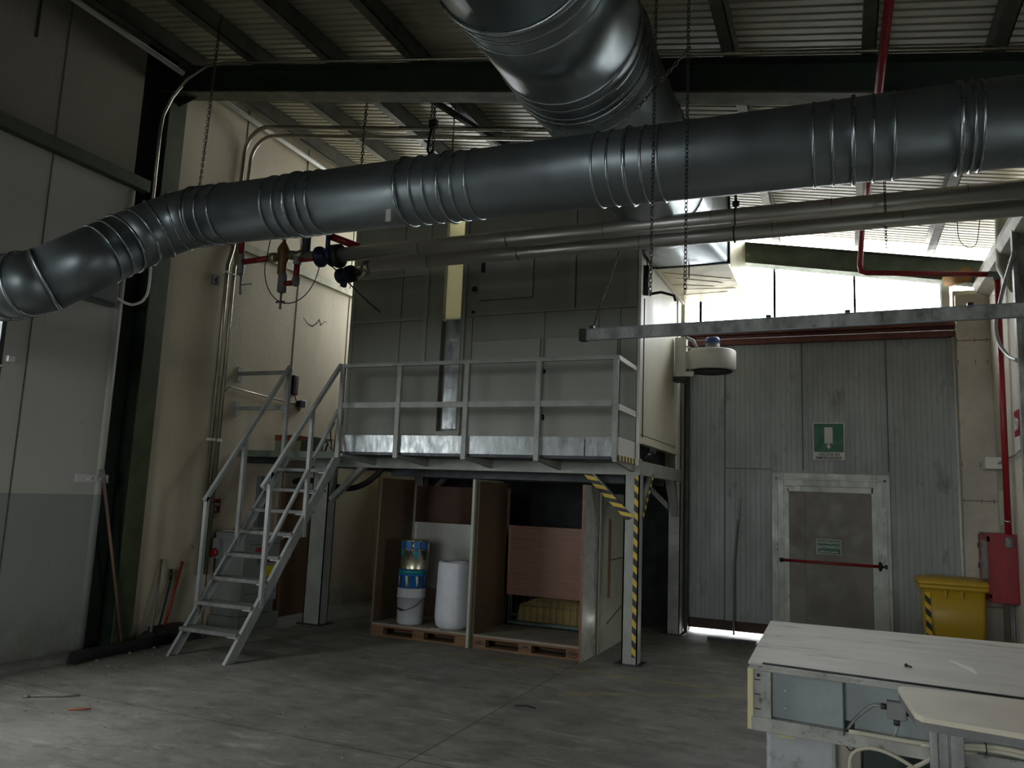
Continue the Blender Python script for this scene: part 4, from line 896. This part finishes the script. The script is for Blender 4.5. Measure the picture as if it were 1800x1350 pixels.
# cabinet under the stairs
cab = thing('grey_cabinet', 'grey machine cabinet with red logo and yellow label under the stairs', 'cabinet', (-6.5, 7.4, 0))
link('plinth', MB().box(-6.69, -6.26, 7.08, 7.76, 0, .16), M['cabinet_dk'], cab, bevel=.004)
link('lower_body', MB().box(-6.68, -6.30, 7.12, 7.70, .16, .30), M['cabinet_dk'], cab, bevel=.004)
link('upper_body', MB().box(-6.68, -6.28, 7.10, 7.72, .30, 1.08), M['cabinet'], cab, bevel=.006)
link('body_seam', MB().box(-6.281, -6.277, 7.15, 7.72, .40, .405).box(-6.281, -6.277, 7.2, 7.72, .955, .96), M['ink'], cab)
link('lid', MB().box(-6.69, -6.26, 7.08, 7.76, 1.0, 1.09), M['cabinet'], cab, bevel=.006)
link('switch_box', MB().box(-6.70, -6.58, 7.02, 7.10, .80, 1.02), M['cabinet'], cab, bevel=.003)
link('red_knob', MB().lathe((-6.62, 7.02, .86), (0, -1, 0), [(.02, 0), (.05, .005), (.05, .03), (.03, .04)], 16), M['red'], cab)
link('knob_cable', MB().tube(spline([(-6.62, 7.04, .82), (-6.63, 7.05, .6), (-6.60, 7.06, .5)]), .008, 6), M['black'], cab)
text('logo', 'cefla', .10, (-6.276, 7.38, .90), (0, 1, 0), (0, 0, 1), M['redink'], cab)
link('yellow_label', MB().box(-6.278, -6.274, 7.44, 7.68, .58, .70), M['yellowlabel'], cab)
link('print_label', MB().box(-6.278, -6.274, 7.34, 7.50, .74, .81), M['greybox'], cab)
link('print_label', MB().box(-6.278, -6.274, 7.50, 7.64, .745, .80), M['brown_dark'], cab)
rg = MB(); rows = []
for i in range(9):
    rows.append([V((-6.66 + .045 * i, 7.13 + .06 * j_, 1.095 + .07 * max(0, math.sin(i * .9 + j_ * .6)) * math.sin(PI * i / 8) * math.sin(PI * j_ / 8) + .02 * random.random())) for j_ in range(9)])
rg.sheet(rows); o = tag(link('white_rag', rg, M['rag']), 'crumpled cream rags on top of the grey cabinet', 'rag')
md = o.modifiers.new('s', 'SOLIDIFY'); md.thickness = .01
cs = tag(link('cardboard_sheet', MB().hexa([(-6.66, 8.15, 0), (-6.60, 8.15, 0), (-6.60, 8.85, 0), (-6.66, 8.85, 0), (-6.70, 8.15, 1.62), (-6.68, 8.15, 1.62), (-6.68, 8.85, 1.62), (-6.70, 8.85, 1.62)]), M['cardboard']),
         'brown cardboard sheet leaning on the wall behind the stairs', 'cardboard')
tag(link('grey_duct_board', MB().box(-6.715, -6.66, 7.72, 7.95, 1.12, 1.75), M['greybox'], bevel=.004), 'narrow grey panel on the wall above the cabinet', 'panel')

# ================================================================== PALLETS
def pallet(loc, label):
    x, y = loc; t = thing('wooden_pallet', label, 'pallet', (x, y, 0), 'euro pallets under the platform')
    for yy in (y + .05, y + .40, y + .75):
        link('bottom_board', MB().box(x, x + 1.2, yy - .05, yy + .05, 0, .022), M['wood'], t)
        link('stringer_board', MB().box(x, x + 1.2, yy - .05, yy + .05, .1, .122), M['wood'], t)
        for xx in (x, x + .5275, x + 1.055):
            b = link('block', MB().box(xx, xx + .145, yy - .048, yy + .048, .022, .1), M['wood'], t)
    link('top_boards', MB().box(x, x + 1.2, y, y + .8, .122, .146), M['deckboard'], t)
    return t
pA = pallet((-4.985, 7.84), 'left wooden pallet, carrying the bucket stack and the foam roll')
pB = pallet((-3.705, 7.84), 'right wooden pallet, in front of the wire mesh, stamped blocks')
text('stamp', 'UIC', .055, (-3.632, 7.839, .061), (1, 0, 0), (0, 0, 1), M['ink'], pB)
text('stamp', 'EPAL', .028, (-3.10, 7.839, .075), (1, 0, 0), (0, 0, 1), M['ink'], pB)
text('stamp', 'EUR', .036, (-2.577, 7.839, .061), (1, 0, 0), (0, 0, 1), M['ink'], pB)
link('stamp_ring', MB().torus((0, 0, 0), (0, 0, 1), .03, .002, 24, 4), M['ink'], pB)
rgo = [o for o in pB.children if o.name.startswith('stamp_ring')][0]
rgo.data.transform(Matrix.Translation(wloc(pB)))
rgo.data.transform(Matrix.Translation(V((-2.577, 7.838, .061)) - wloc(pB)) @ Matrix.Diagonal((1.7, 1, 1, 1)) @ Matrix.Rotation(PI / 2, 4, 'X'))

def board(name, pts, m, label, edge=None, cat='board', group=None):
    o = tag(link(name, MB().hexa(pts), m), label, cat, group)
    if edge: link('edge', edge, M['board_edge'], o)
    return o
def vboard(x0, x1, y0, y1, z0, z1, lean=0):
    return [(x0, y0, z0), (x1, y0, z0), (x1, y1, z0), (x0, y1, z0), (x0 + lean, y0, z1), (x1 + lean, y0, z1), (x1 + lean, y1, z1), (x0 + lean, y1, z1)]
board('brown_board', vboard(-5.022, -5.0, 7.86, 8.62, 0, 1.78, .02), M['board_brown'], 'tall brown board standing at the left end of the left pallet')
board('white_board', vboard(-3.775, -3.745, 7.80, 8.58, 0, 1.80, .0), M['board_cream'], 'tall pale board between the two pallets, leaning against the brown one')
board('brown_board', vboard(-3.735, -3.71, 7.85, 8.64, 0, 1.78, .0), M['board_brown'], 'tall brown board at the left end of the right pallet')
o = board('white_board', vboard(-2.495, -2.470, 7.78, 8.60, 0, 1.78, .0), M['board_white'], 'glossy white board at the right end of the right pallet')
link('brown_edge', MB().box(-2.496, -2.47, 7.774, 7.779, 0, 1.78), M['board_face'], o)
o = board('white_board', vboard(-2.465, -2.445, 8.30, 9.24, .0, 1.70, .0), M['board_cream'], 'cream board with two dark bands behind the glossy white board')
link('dark_band', MB().box(-2.4455, -2.442, 8.6, 9.24, .955, .967).hexa([(-2.4455, 8.6, .27), (-2.442, 8.6, .27), (-2.442, 9.24, .40), (-2.4455, 9.24, .40), (-2.4455, 8.6, .285), (-2.442, 8.6, .285), (-2.442, 9.24, .415), (-2.4455, 9.24, .415)]), M['green_dark'], o)
board('brown_strip', vboard(-2.468, -2.44, 8.60, 8.70, .55, 1.42), M['board_face'], 'narrow brown strip fixed on the pale boards', cat='strip')
board('white_board', vboard(-5.04, -3.76, 8.72, 8.74, .46, 1.26), M['board_white'], 'white board across the back of the left pallet')
board('laminate_board', vboard(-3.71, -2.50, 8.72, 8.74, .48, 1.285), M['board_face'], 'reddish wood laminate board across the back of the right pallet')
o = board('brown_board', vboard(-5.40, -4.0, 9.4, 9.42, 0, 1.72), mat('dark_brown_board', S(80, 52, 34), .6), 'dark brown board in the shadow far behind the left pallet')

# wire cage with insulation behind
wc = thing('wire_cage', 'low galvanised wire mesh cage at the back of the right pallet', 'cage', (-3.1, 8.80, .146))
mb = MB()
for i in range(15): mb.tube([(-3.68 + i * .083, 8.78, .15), (-3.68 + i * .083, 8.78, .95)], .003, 5)
for z in (.36,): mb.tube([(-3.68, 8.78, z), (-2.5, 8.78, z)], .003, 5)
link('wire_mesh', mb, M['mesh_green'], wc)
link('cage_frame', MB().tube([(-3.70, 8.78, .17), (-2.5, 8.78, .17)], .012, 8).tube([(-3.70, 8.78, .15), (-3.70, 8.78, .95)], .01, 8).tube([(-3.66, 8.76, .15), (-3.66, 8.76, .95)], .006, 8).box(-3.70, -2.5, 8.765, 8.795, .146, .165), M['mesh_green'], wc)
link('caster', MB().lathe((-2.62, 8.72, .175), (0, 1, 0), [(.02, 0), (.028, .005), (.028, .02), (.02, .03)], 12), M['white'], wc)
mb = MB(); rows = []
for i in range(13):
    x = -3.62 + i * .095; h = .20 + .12 * math.sin(i * .30) + .02 * random.random()
    rows.append([V((x, 8.86, .15)), V((x, 8.88, .15 + h * .5)), V((x, 8.93, .15 + h)), V((x, 9.2, .15 + h * .95)), V((x, 9.4, .15))])
mb.sheet(rows); tag(link('insulation_wool', mb, M['insul'], None), 'yellow insulation wool bundled behind the wire cage', 'insulation')
tag(link('wool_support', MB().box(-3.66, -2.46, 8.86, 9.4, 0, .15), M['dkgrey']), 'dark plinth under the yellow insulation wool', 'plinth')

# bucket stack
bx, by = -4.60, 8.02
def can(name, label, z0, parts):
    t = thing(name, label, 'bucket' if 'bucket' in name else 'can', (bx, by, z0)); return t
b0 = can('white_bucket', 'white plastic bucket with wire handle, lowest of the stack', .146, 0)
link('body', MB().lathe((bx, by, .146), (0, 0, 1), [(0, 0), (.140, 0), (.150, .02), (.160, .30), (.168, .30), (.168, .315), (.161, .32), (.162, .40), (.150, .405), (0, .40)], 40), M['canwhite'], b0)
hp = [(bx + .17 * math.sin(a), by - .17 * math.cos(a) - .02, .146 + .33 - .16 * math.cos(a * .9)) for a in [(-1.35 + 2.7 * i / 12) for i in range(13)]]
hd = link('wire_handle', MB().tube(hp, .004, 6), M['dkgrey'], b0)
link('grip', MB().tube([V(hp[4]) + V((0, -.004, 0)), V(hp[5]) + V((0, -.004, 0)), V(hp[6]) + V((0, -.004, 0))], .011, 8), M['black'], hd)
def band(z, r0, h, rows_):  # patterned label made of alternating flags
    pass
c1 = can('blue_paint_can', 'paint can with blue and white flag label, middle of the stack', .546, 0)
link('body', MB().lathe((bx, by, .546), (0, 0, 1), [(0, 0), (.158, 0), (.158, .145), (.168, .147), (.168, .155), (.160, .157), (.160, .205), (.15, .21), (0, .21)], 40), M['bluelabel'], c1)
mb = MB(); mt = MB(); md_ = MB()
def flag(m_, a0, a1, z0, z1, r, slant=0, tri=False):
    n = 6; rows = [[], []]
    for i in range(n + 1):
        t = i / n; a = a0 + (a1 - a0) * t
        zb = z0 + (z1 - z0) * (abs(2 * t - 1) if tri else 0) * (.9 if tri else 1)
        rows[0].append(V((bx + r * math.sin(a + slant), by - r * math.cos(a + slant), zb)))
        rows[1].append(V((bx + r * math.sin(a), by - r * math.cos(a), z1)))
    m_.sheet(rows)
for i in range(5):
    a = -1.5 + i * .75; flag(mb, a, a + .18, .552, .685, .1595, .12)
    flag(md_, a + .2, a + .42, .552, .685, .1596, -.1)
link('white_flag_print', mb, M['canwhite'], c1); link('dark_flag_print', md_, M['green_dark'], c1)
mt.lathe((bx, by, .706), (0, 0, 1), [(.1605, 0), (.1608, .045)], 40); link('teal_band', mt, M['teal'], c1)
c2 = can('tin_paint_can', 'shiny tin can with teal and blue flags, top of the bucket stack', .757, 0)
tx = bx + .015; bx = tx
link('body', MB().lathe((bx, by, .757), (0, 0, 1), [(0, 0), (.150, 0), (.160, .004), (.158, .012), (.158, .215), (.168, .218), (.168, .226), (.160, .228), (.160, .315), (.168, .318), (.168, .326), (.155, .33), (0, .325)], 40), M['tin'], c2)
mb, mt, md_ = MB(), MB(), MB()
for i in range(5):
    a = -1.5 + i * .62; flag(mt if i % 2 else md_, a, a + .58, .86, .968, .1595, 0, True)
    flag(mb, a + .02, a + .46, .988, 1.07, .1615, .05); 
    flag(md_, a + .48, a + .60, .988, 1.07, .1616, .02)
link('teal_flag_print', mt, M['teal'], c2); link('blue_flag_print', mb, M['bluelabel'], c2); link('dark_flag_print', md_, M['green_dark'], c2)
# foam roll
fr = thing('foam_roll', 'upright roll of white packing foam on the left pallet', 'roll', (-4.05, 8.02, .146))
prof = [(.0, 0), (.15, .0), (.185, .04), (.20, .12), (.195, .3), (.19, .5), (.185, .715), (.17, .73), (.11, .725), (.1, .70), (.0, .69)]
link('wrapped_body', MB().lathe((-4.06, 8.02, .146), (0, 0, 1), prof, 36), M['foam_white'], fr)
link('loose_end', MB().sheet([[V((-4.25 + .03 * i, 7.88 - .01 * i, .15 + .006 * (i % 2))) for i in range(5)], [V((-4.22 + .05 * i, 7.84 - .003 * i, .148)) for i in range(5)]]), M['foam_white'], fr)

# ================================================================== LEFT FLOOR THINGS
br = thing('push_broom', 'wooden broom stick leaning against the green column', 'broom', (-6.60, 5.85, 0))
link('stick', MB().tube([(-6.62, 5.88, .0), (-6.64, 5.46, 1.66)], .014, 10), M['handlewood'], br)
link('grip', MB().tube([(-6.639, 5.48, 1.60), (-6.643, 5.44, 1.73)], .022, 10), M['grey'], br)
pb = thing('brush_beam', 'long black bristle bar lying on the floor by the left wall', 'brush', (-6.38, 5.65, 0))
link('bristle_bar', MB().tube([(-6.33, 5.10, .05), (-6.35, 5.3, .055), (-6.37, 5.9, .055), (-6.38, 6.24, .055)], [.05, .052, .052, .052], 14), M['brush'], pb)
link('wood_back', MB().box(-6.41, -6.37, 5.12, 6.22, .085, .10), M['dkgrey'], pb)
link('dust_fluff', MB().lathe((-6.30, 5.33, .0), (0, 0, 1), [(0, 0), (.022, .0), (.016, .01), (0, .014)], 7).lathe((-6.31, 5.7, 0), (0, 0, 1), [(0, 0), (.02, 0), (.015, .015), (0, .02)], 6).lathe((-6.32, 6.0, 0), (0, 0, 1), [(0, 0), (.02, 0), (.015, .015), (0, .02)], 6), M['plankmetal'], pb)
tag(link('metal_plank', MB().box(-6.60, -6.42, 3.2, 5.28, 0.02, .045).box(-6.435, -6.412, 3.2, 5.2, 0.0, .052), M['plankmetal']), 'worn flat metal plank on the floor along the left wall', 'plank')
sh = thing('dust_shovel', 'dark grey shovel pan with red handle behind the stair foot', 'shovel', (-6.5, 6.4, 0))
link('pan', MB().poly([(-6.66, 6.20, 0), (-6.36, 6.20, 0), (-6.34, 6.20, .02), (-6.55, 6.20, .13), (-6.66, 6.20, .15)], (.02, .42, 0)).box(-6.67, -6.30, 6.62, 6.66, 0, .12), M['darkbag'], sh, bevel=.01)
link('handle', MB().tube([(-6.60, 6.36, .10), (-6.67, 6.60, .78)], .014, 10), M['redglow'], sh)
hb = thing('hand_brush', 'thin bent rod with black grip beside the red handle', 'tool', (-6.6, 6.3, 0))
link('rod', MB().tube([(-6.60, 6.28, .06), (-6.65, 6.40, .40), (-6.67, 6.46, .60)], .009, 8), M['dkgrey'], hb)
link('grip', MB().tube([(-6.67, 6.455, .60), (-6.675, 6.46, .71)], .016, 8), M['black'], hb)
tag(link('leaning_stick', MB().tube([(-6.50, 6.10, .05), (-6.68, 6.32, .82)], .013, 8), M['plankmetal']), 'pale grey stick leaning on the wall left of the red handle', 'stick')
tag(link('debris_bag', MB().lathe((-6.55, 6.13, 0), (0, 0, 1), [(0, 0), (.13, 0), (.12, .06), (.05, .12), (0, .12)], 9), M['darkbag']), 'low dark crumpled bag in front of the leaning stick', 'bag')
tag(link('orange_stick', MB().tube([(-5.12, 4.14, .006), (-5.01, 4.235, .006)], .005, 8), M['orange']), 'short orange stick lying on the open floor', 'stick')
tag(link('black_strip', MB().tube([(-2.42, 5.95, .006), (-2.34, 5.98, .008), (-2.25, 5.96, .006)], .006, 6), M['black']), 'short curved black strip on the floor in front of the platform leg', 'strip')
tag(link('wire_scrap', MB().tube([(-5.66, 4.22, .008), (-5.58, 4.27, .01), (-5.45, 4.36, .006), (-5.38, 4.44, .01)], .007, 6).lathe((-5.66, 4.21, 0), (0, 0, 1), [(0, 0), (.03, .0), (.02, .02), (0, .02)], 7), M['plankmetal']),
    'bent grey metal scrap on the floor near the left wall', 'scrap')
mb = MB()
for i in range(130):
    x, y = random.uniform(-6.2, 0.3), random.uniform(3.9, 9.8); s = random.uniform(.003, .011)
    mb.lathe((x, y, 0), (0, 0, 1), [(0, 0), (s, 0), (s * .7, s * .6), (0, s * .8)], 5)
for i in range(70):
    x, y = random.uniform(-6.4, -5.4), random.uniform(4.6, 6.2); s = random.uniform(.004, .016)
    mb.lathe((x, y, 0), (0, 0, 1), [(0, 0), (s, 0), (s * .7, s * .4), (0, s * .5)], 5)
o = tag(link('floor_debris', mb, mat('pale_grit', S(150, 142, 122), .9, 0, .5, 20)), 'fine grit and crumbs scattered over the concrete floor', 'debris', kind='stuff')
tag(link('leaning_rod', MB().tube([(-1.30, 10.33, .03), (-1.30, 10.36, .9), (-1.235, 10.43, 1.72)], .012, 8).bar((-1.252, 10.40, 1.45), (-1.235, 10.425, 1.73), .03, .02), M['grey']), 'thin grey rod leaning against the gate', 'rod')
tag(link('floor_plank', MB().box(-1.57, -1.0, 9.97, 10.06, 0, .03), M['dkgrey']), 'short dark plank on the floor before the gate gap', 'plank')

# ================================================================== YELLOW BIN
bn = thing('wheelie_bin', 'yellow wheeled bin with hazard stripe between door and right wall', 'bin', (1.06, 9.75, 0))
def ring(x0, x1, y0, y1, z, r=.04):
    pts = []
    for cx, cy, a0 in ((x1 - r, y0 + r, -PI / 2), (x1 - r, y1 - r, 0), (x0 + r, y1 - r, PI / 2), (x0 + r, y0 + r, PI)):
        for i in range(5): a = a0 + PI / 2 * i / 4; pts.append(V((cx + r * math.cos(a), cy + r * math.sin(a), z)))
    return pts
link('body', MB().loft([ring(.80, 1.30, 9.57, 10.0, .06), ring(.77, 1.33, 9.54, 10.05, .50), ring(.755, 1.335, 9.52, 10.06, .86)], smooth=True), M['binyellow'], bn)
link('rim', MB().loft([ring(.72, 1.37, 9.49, 10.10, .84), ring(.71, 1.38, 9.48, 10.11, .86), ring(.715, 1.375, 9.485, 10.10, .89)]), M['binyellow'], bn)
link('lid', MB().loft([ring(.71, 1.42, 9.47, 10.12, .89), ring(.70, 1.44, 9.46, 10.13, .905), ring(.72, 1.42, 9.48, 10.10, .93), ring(.85, 1.30, 9.58, 10.0, .955), ring(.87, 1.28, 9.60, 9.98, .955)]), M['binyellow'], bn)
link('hazard_tape', MB().hexa([(.775, 9.528, .10), (.835, 9.528, .10), (.835, 9.535, .10), (.775, 9.535, .10), (.765, 9.512, .80), (.815, 9.512, .80), (.815, 9.52, .80), (.765, 9.52, .80)]), M['haz_bin'], bn)
link('handle_rib', MB().box(.95, .965, 9.50, 9.53, .76, .84).box(1.10, 1.115, 9.50, 9.53, .76, .84), M['binyellow'], bn)
for x in (.82, 1.27): link('wheel', MB().lathe((x, 9.98, .09), (1, 0, 0), [(.03, -.02), (.09, -.018), (.09, .018), (.03, .02)], 20), M['rubber'], bn)

# ================================================================== BENCH
bc = thing('machine_bench', 'large dusty white topped steel machine bench at lower right', 'bench', (.6, 5.0, 0))
T = .85
BXL, BXR, BF, BB = -.46, 1.9, 4.26, 5.88
link('top', MB().hexa([(-.47, BF + .06, T - .012), (BXR, BF - .18, T - .012), (BXR, BB + .07, T - .012), (-.49, BB, T - .012), (-.47, BF + .06, T), (BXR, BF - .18, T), (BXR, BB + .07, T), (-.49, BB, T)]), M['bench_top'], bc)
fs = -.24 / 2.37   # slight skew of the front edge
def fy(x): return BF + fs * (x + .46)
def fbox(x0, x1, d0, d1, z0, z1):
    return [(x0, fy(x0) + d0, z0), (x1, fy(x1) + d0, z0), (x1, fy(x1) + d1, z0), (x0, fy(x0) + d1, z0), (x0, fy(x0) + d0, z1), (x1, fy(x1) + d0, z1), (x1, fy(x1) + d1, z1), (x0, fy(x0) + d1, z1)]
link('top_edge_rail', MB().hexa(fbox(-.46, BXR, .0, .05, T - .03, T - .004)), M['bench_rail'], bc, bevel=.003)
link('rail_groove', MB().hexa(fbox(-.40, BXR, .052, .058, T - .005, T + .003)).hexa(fbox(-.40, BXR, .066, .070, T - .005, T + .0025)), M['ink'], bc)
link('side_panel', MB().hexa(fbox(-.45, BXR, .045, .055, .60, T - .03)), M['bench_side'], bc)
link('bottom_rail', MB().hexa(fbox(-.45, BXR, -.01, .06, .535, .60)), M['bench_rail'], bc, bevel=.003)
link('end_tape', MB().hexa(fbox(-.468, -.44, -.006, .05, .535, T - .02)), M['tapecream'], bc, bevel=.003)
link('end_bracket', MB().hexa(fbox(-.44, -.355, .0, .012, .59, T - .03)), M['bench_rail'], bc)
mb = MB()
for z in (.775, .705, .635): mb.hexa(fbox(-.435, -.405, -.003, .002, z, z + .005))
mb.lathe((-.415, fy(-.415) - .002, .80), (0, -1, 0), [(.009, 0), (.009, .003)], 10)
link('punched_slots', mb, M['ink'], bc)
link('stiffener_plate', MB().hexa(fbox(-.025, -.018, -.015, .045, .585, T - .03)), M['dkgrey'], bc)
link('screw', MB().lathe((-.29, fy(-.29) + .043, .735), (0, -1, 0), [(.010, 0), (.010, .004), (0, .006)], 10).lathe((-.29, fy(-.29) + .043, .65), (0, -1, 0), [(.008, 0), (.008, .004), (0, .006)], 10), M['white'], bc)
link('cable_hole', MB().hexa(fbox(-.016, .025, .040, .044, .605, .64)), M['ink'], bc)
link('rear_frame', MB().box(-.47, BXR, 5.78, 5.86, .56, T - .02).box(-.47, -.43, 4.35, 5.82, .56, T - .012), M['bench_rail'], bc)
jb = link('junction_box', MB().hexa(fbox(.165, .245, .0, .045, .685, .765)), M['grey'], bc, bevel=.004)
link('cable_gland', MB().tube([(.165, fy(.165) + .02, .735), (.14, fy(.14) + .02, .735)], .013, 10).tube([(.205, fy(.2) + .02, .685), (.205, fy(.2) + .02, .66)], .014, 10).tube([(.245, fy(.24) + .02, .72), (.265, fy(.26) + .02, .72)], .013, 10), M['dkgrey'], jb)
link('grey_cable', MB().tube(spline([(.14, fy(.14) + .02, .735), (.10, fy(.1) + .02, .728), (.03, fy(0) + .02, .66), (-.005, fy(0) + .02, .61)]), .007, 8).tube([(.205, fy(.2) + .02, .66), (.203, fy(.2) + .02, .635), (.19, fy(.2) + .02, .605)], .008, 8), M['greyhose'], jb)
link('cable_bundle', MB().tube(spline([(.0, fy(0) - .005, .603), (.35, fy(.35) - .012, .606), (.6, fy(.6) - .015, .640), (.9, fy(.9) - .015, .615), (1.3, fy(1.3) - .012, .60)]), .012, 8)
     .tube(spline([(.30, fy(.3) - .02, .60), (.6, fy(.6) - .03, .628), (.9, fy(.9) - .03, .60), (1.3, fy(1.3) - .02, .59)]), .010, 8), M['hose'], bc)
link('cable_tie', MB().torus((.36, fy(.36) - .012, .608), (1, 0, 0), .017, .003, 12, 5).torus((.55, fy(.55) - .02, .63), (1, 0, 0), .022, .003, 12, 5).torus((.75, fy(.75) - .02, .625), (1, 0, 0), .022, .003, 12, 5), M['black'], bc)
link('pedestal', MB().box(-.385, -.06, 4.32, 4.75, 0, .55), M['bench_leg'], bc, bevel=.02)
link('pedestal', MB().box(1.3, 1.7, 4.32, 4.75, 0, .55), M['bench_leg'], bc, bevel=.02)
link('pedestal', MB().box(-.385, -.06, 5.3, 5.7, 0, .55), M['bench_leg'], bc, bevel=.02)
link('wall_hook', MB().tube([(-.02, 4.24, .535), (.0, 4.22, .515), (.02, 4.22, .52), (.02, 4.22, .535)], .003, 6), M['black'], bc)
link('tape_patch', MB().hexa([(-.33, 4.317, .50), (-.25, 4.317, .50), (-.25, 4.319, .50), (-.33, 4.319, .50), (-.345, 4.317, .555), (-.25, 4.317, .555), (-.25, 4.319, .555), (-.345, 4.319, .555)]), M['tapecream'], bc)
tag(link('bolt', MB().tube([(.28, 4.66, T + .008), (.30, 4.62, T + .008)], .005, 6).lathe((.28, 4.66, T + .008), (-.4, .9, 0), [(0, 0), (.009, 0), (.009, .006), (0, .006)], 6), M['black']), 'small dark bolt lying on the bench top', 'bolt')
mb = MB().sheet([[V((.50, 4.98, T + .001)), V((.52, 5.02, T + .001))], [V((.54, 4.82, T + .0012)), V((.60, 4.84, T + .0012))], [V((.59, 4.66, T + .001)), V((.60, 4.66, T + .001))]])
tag(link('plaster_smear', mb, mat('plaster_white', S(246, 244, 238), .7, 0, .05), None), 'white dried smear on the bench top', 'smear')
tag(link('hanging_hose', MB().tube(spline([(.52, 4.16, .60), (.40, 4.16, .585), (.30, 4.16, .52), (.20, 4.18, .44), (.26, 4.17, .36)]), .010, 8).tube(spline([(-.0, 4.2, .40), (.01, 4.2, .50), (.08, 4.19, .545), (.17, 4.17, .54), (.28, 4.16, .49), (.36, 4.16, .42)]), .009, 8).torus((.40, 4.15, .565), (0, 1, 0), .03, .008, 16, 6), M['hose']),
    'cream hose looping below the bench rail', 'hose')
cr_ = thing('green_crate', 'dark green plastic crate on a stand below the bench', 'crate', (.3, 4.5, .30))
link('walls', MB().box(.06, .60, 4.35, 4.37, .30, .53).box(.06, .60, 4.75, 4.77, .30, .53).box(.06, .08, 4.37, 4.75, .30, .53).box(.58, .60, 4.37, 4.75, .30, .53).box(.06, .60, 4.35, 4.77, .28, .30), M['crate'], cr_, bevel=.004)
link('rim', MB().box(.05, .61, 4.335, 4.35, .515, .535).box(.05, .61, 4.77, 4.785, .515, .535), M['black'], cr_)
link('rib', MB().box(.14, .15, 4.338, 4.35, .30, .515).box(.26, .27, 4.338, 4.35, .30, .515).box(.40, .41, 4.338, 4.35, .30, .515), M['crate'], cr_)
tag(link('low_shelf', MB().box(-.05, 1.2, 4.38, 5.2, .24, .28).box(-.04, 0, 4.4, 4.44, 0, .24).box(1.15, 1.19, 4.4, 4.44, 0, .24).box(-.04, 0, 5.1, 5.14, 0, .24).box(1.15, 1.19, 5.1, 5.14, 0, .24), M['board_cream']), 'pale low shelf stand under the bench', 'shelf')
tag(link('red_box', MB().box(.66, .86, 4.40, 4.6, .28, .50), M['brickred'], bevel=.01), 'dull red box beside the green crate under the bench', 'box')
tag(link('pale_board', MB().box(-.06, .05, 4.45, 4.47, .0, .56), M['conc_white']), 'pale board standing between bench pedestal and green crate', 'board')

# small side table in front
sd = thing('side_table', 'small pale table with clipped corner in front of the bench', 'table', (.7, 3.6, 0))
tp = [(.213, 3.90, .87), (.195, 3.86, .87), (.228, 3.42, .87), (.25, 3.375, .87), (1.3, 3.18, .87), (1.35, 3.92, .87)]
link('table_top', MB().poly([(a, b, .878) for a, b, c in tp], (0, 0, .022)), M['table2'], sd, bevel=.003)
link('edge_band', MB().poly([(a + (.004 if a < 1 else 0), b + (.004 if b < 3.5 else -.004), .85) for a, b, c in tp], (0, 0, .0275)), M['grey'], sd)
for x, y in ((.335, 3.43), (1.2, 3.3), (.335, 3.82), (1.2, 3.82)):
    link('leg', MB().box(x - .028, x + .0, y - .03, y + .02, 0, .85).box(x + .006, x + .05, y - .03, y + .0, 0, .85).box(x - .01, x + .02, y - .015, y + .005, 0, .85), M['stanchion'], sd, bevel=.003)

# ================================================================== CAMERA
H = 1.65
YAW, PIT, ROL, FP = math.radians(23.27), math.radians(8.09), math.radians(2.32), 1365.0
cy, sy = math.cos(YAW), math.sin(YAW)
f = V((-sy * math.cos(PIT), cy * math.cos(PIT), math.sin(PIT))); r = V((cy, sy, 0)); u = r.cross(f)
r2 = r * math.cos(ROL) + u * math.sin(ROL); u2 = -r * math.sin(ROL) + u * math.cos(ROL)
cam = bpy.data.cameras.new('camera'); co = bpy.data.objects.new('camera', cam); COL.objects.link(co)
cam.sensor_width = 36; cam.lens = FP / 1800 * 36; cam.clip_end = 200
co.matrix_world = Matrix((( r2.x, u2.x, -f.x, 0), (r2.y, u2.y, -f.y, 0), (r2.z, u2.z, -f.z, H), (0, 0, 0, 1)))
scene.camera = co

# ================================================================== LIGHT
wd = bpy.data.worlds.new('overcast_sky'); scene.world = wd; wd.use_nodes = True
bg = wd.node_tree.nodes['Background']; bg.inputs[0].default_value = (0.95, 0.98, 1.0, 1); bg.inputs[1].default_value = 13.0
def portal(name, loc, rot, sx, sy_):
    l = bpy.data.lights.new(name, 'AREA'); l.shape = 'RECTANGLE'; l.size = sx; l.size_y = sy_
    l.cycles.is_portal = True
    o = bpy.data.objects.new(name, l); COL.objects.link(o); o.location = loc; o.rotation_euler = rot
portal('portal_gable', (-2.7, GY + .3, 4.7), (-PI / 2, 0, 0), 8.0, 1.7)
portal('portal_left', (-7.0, 2.7, 2.4), (0, -PI / 2, 0), 1.7, 3.4)
portal('portal_right', (5.3, 3.7, 1.8), (0, PI / 2, 0), 1.9, 1.5)
portal('portal_back', (-1.3, -7.3, 2.3), (PI / 2, 0, 0), 3.3, 2.7)
portal('portal_gate', (-.3, GY + .3, .05), (-PI / 2, 0, 0), 3.2, .2)

scene.view_settings.view_transform = 'Standard'
scene.view_settings.look = 'None'
scene.view_settings.exposure = 0.0
scene.view_settings.gamma = 1.0
scene.cycles.max_bounces = 8
scene.cycles.diffuse_bounces = 4
scene.cycles.glossy_bounces = 4
scene.cycles.transparent_max_bounces = 8
scene.cycles.sample_clamp_indirect = 4.0
scene.cycles.use_denoising = True
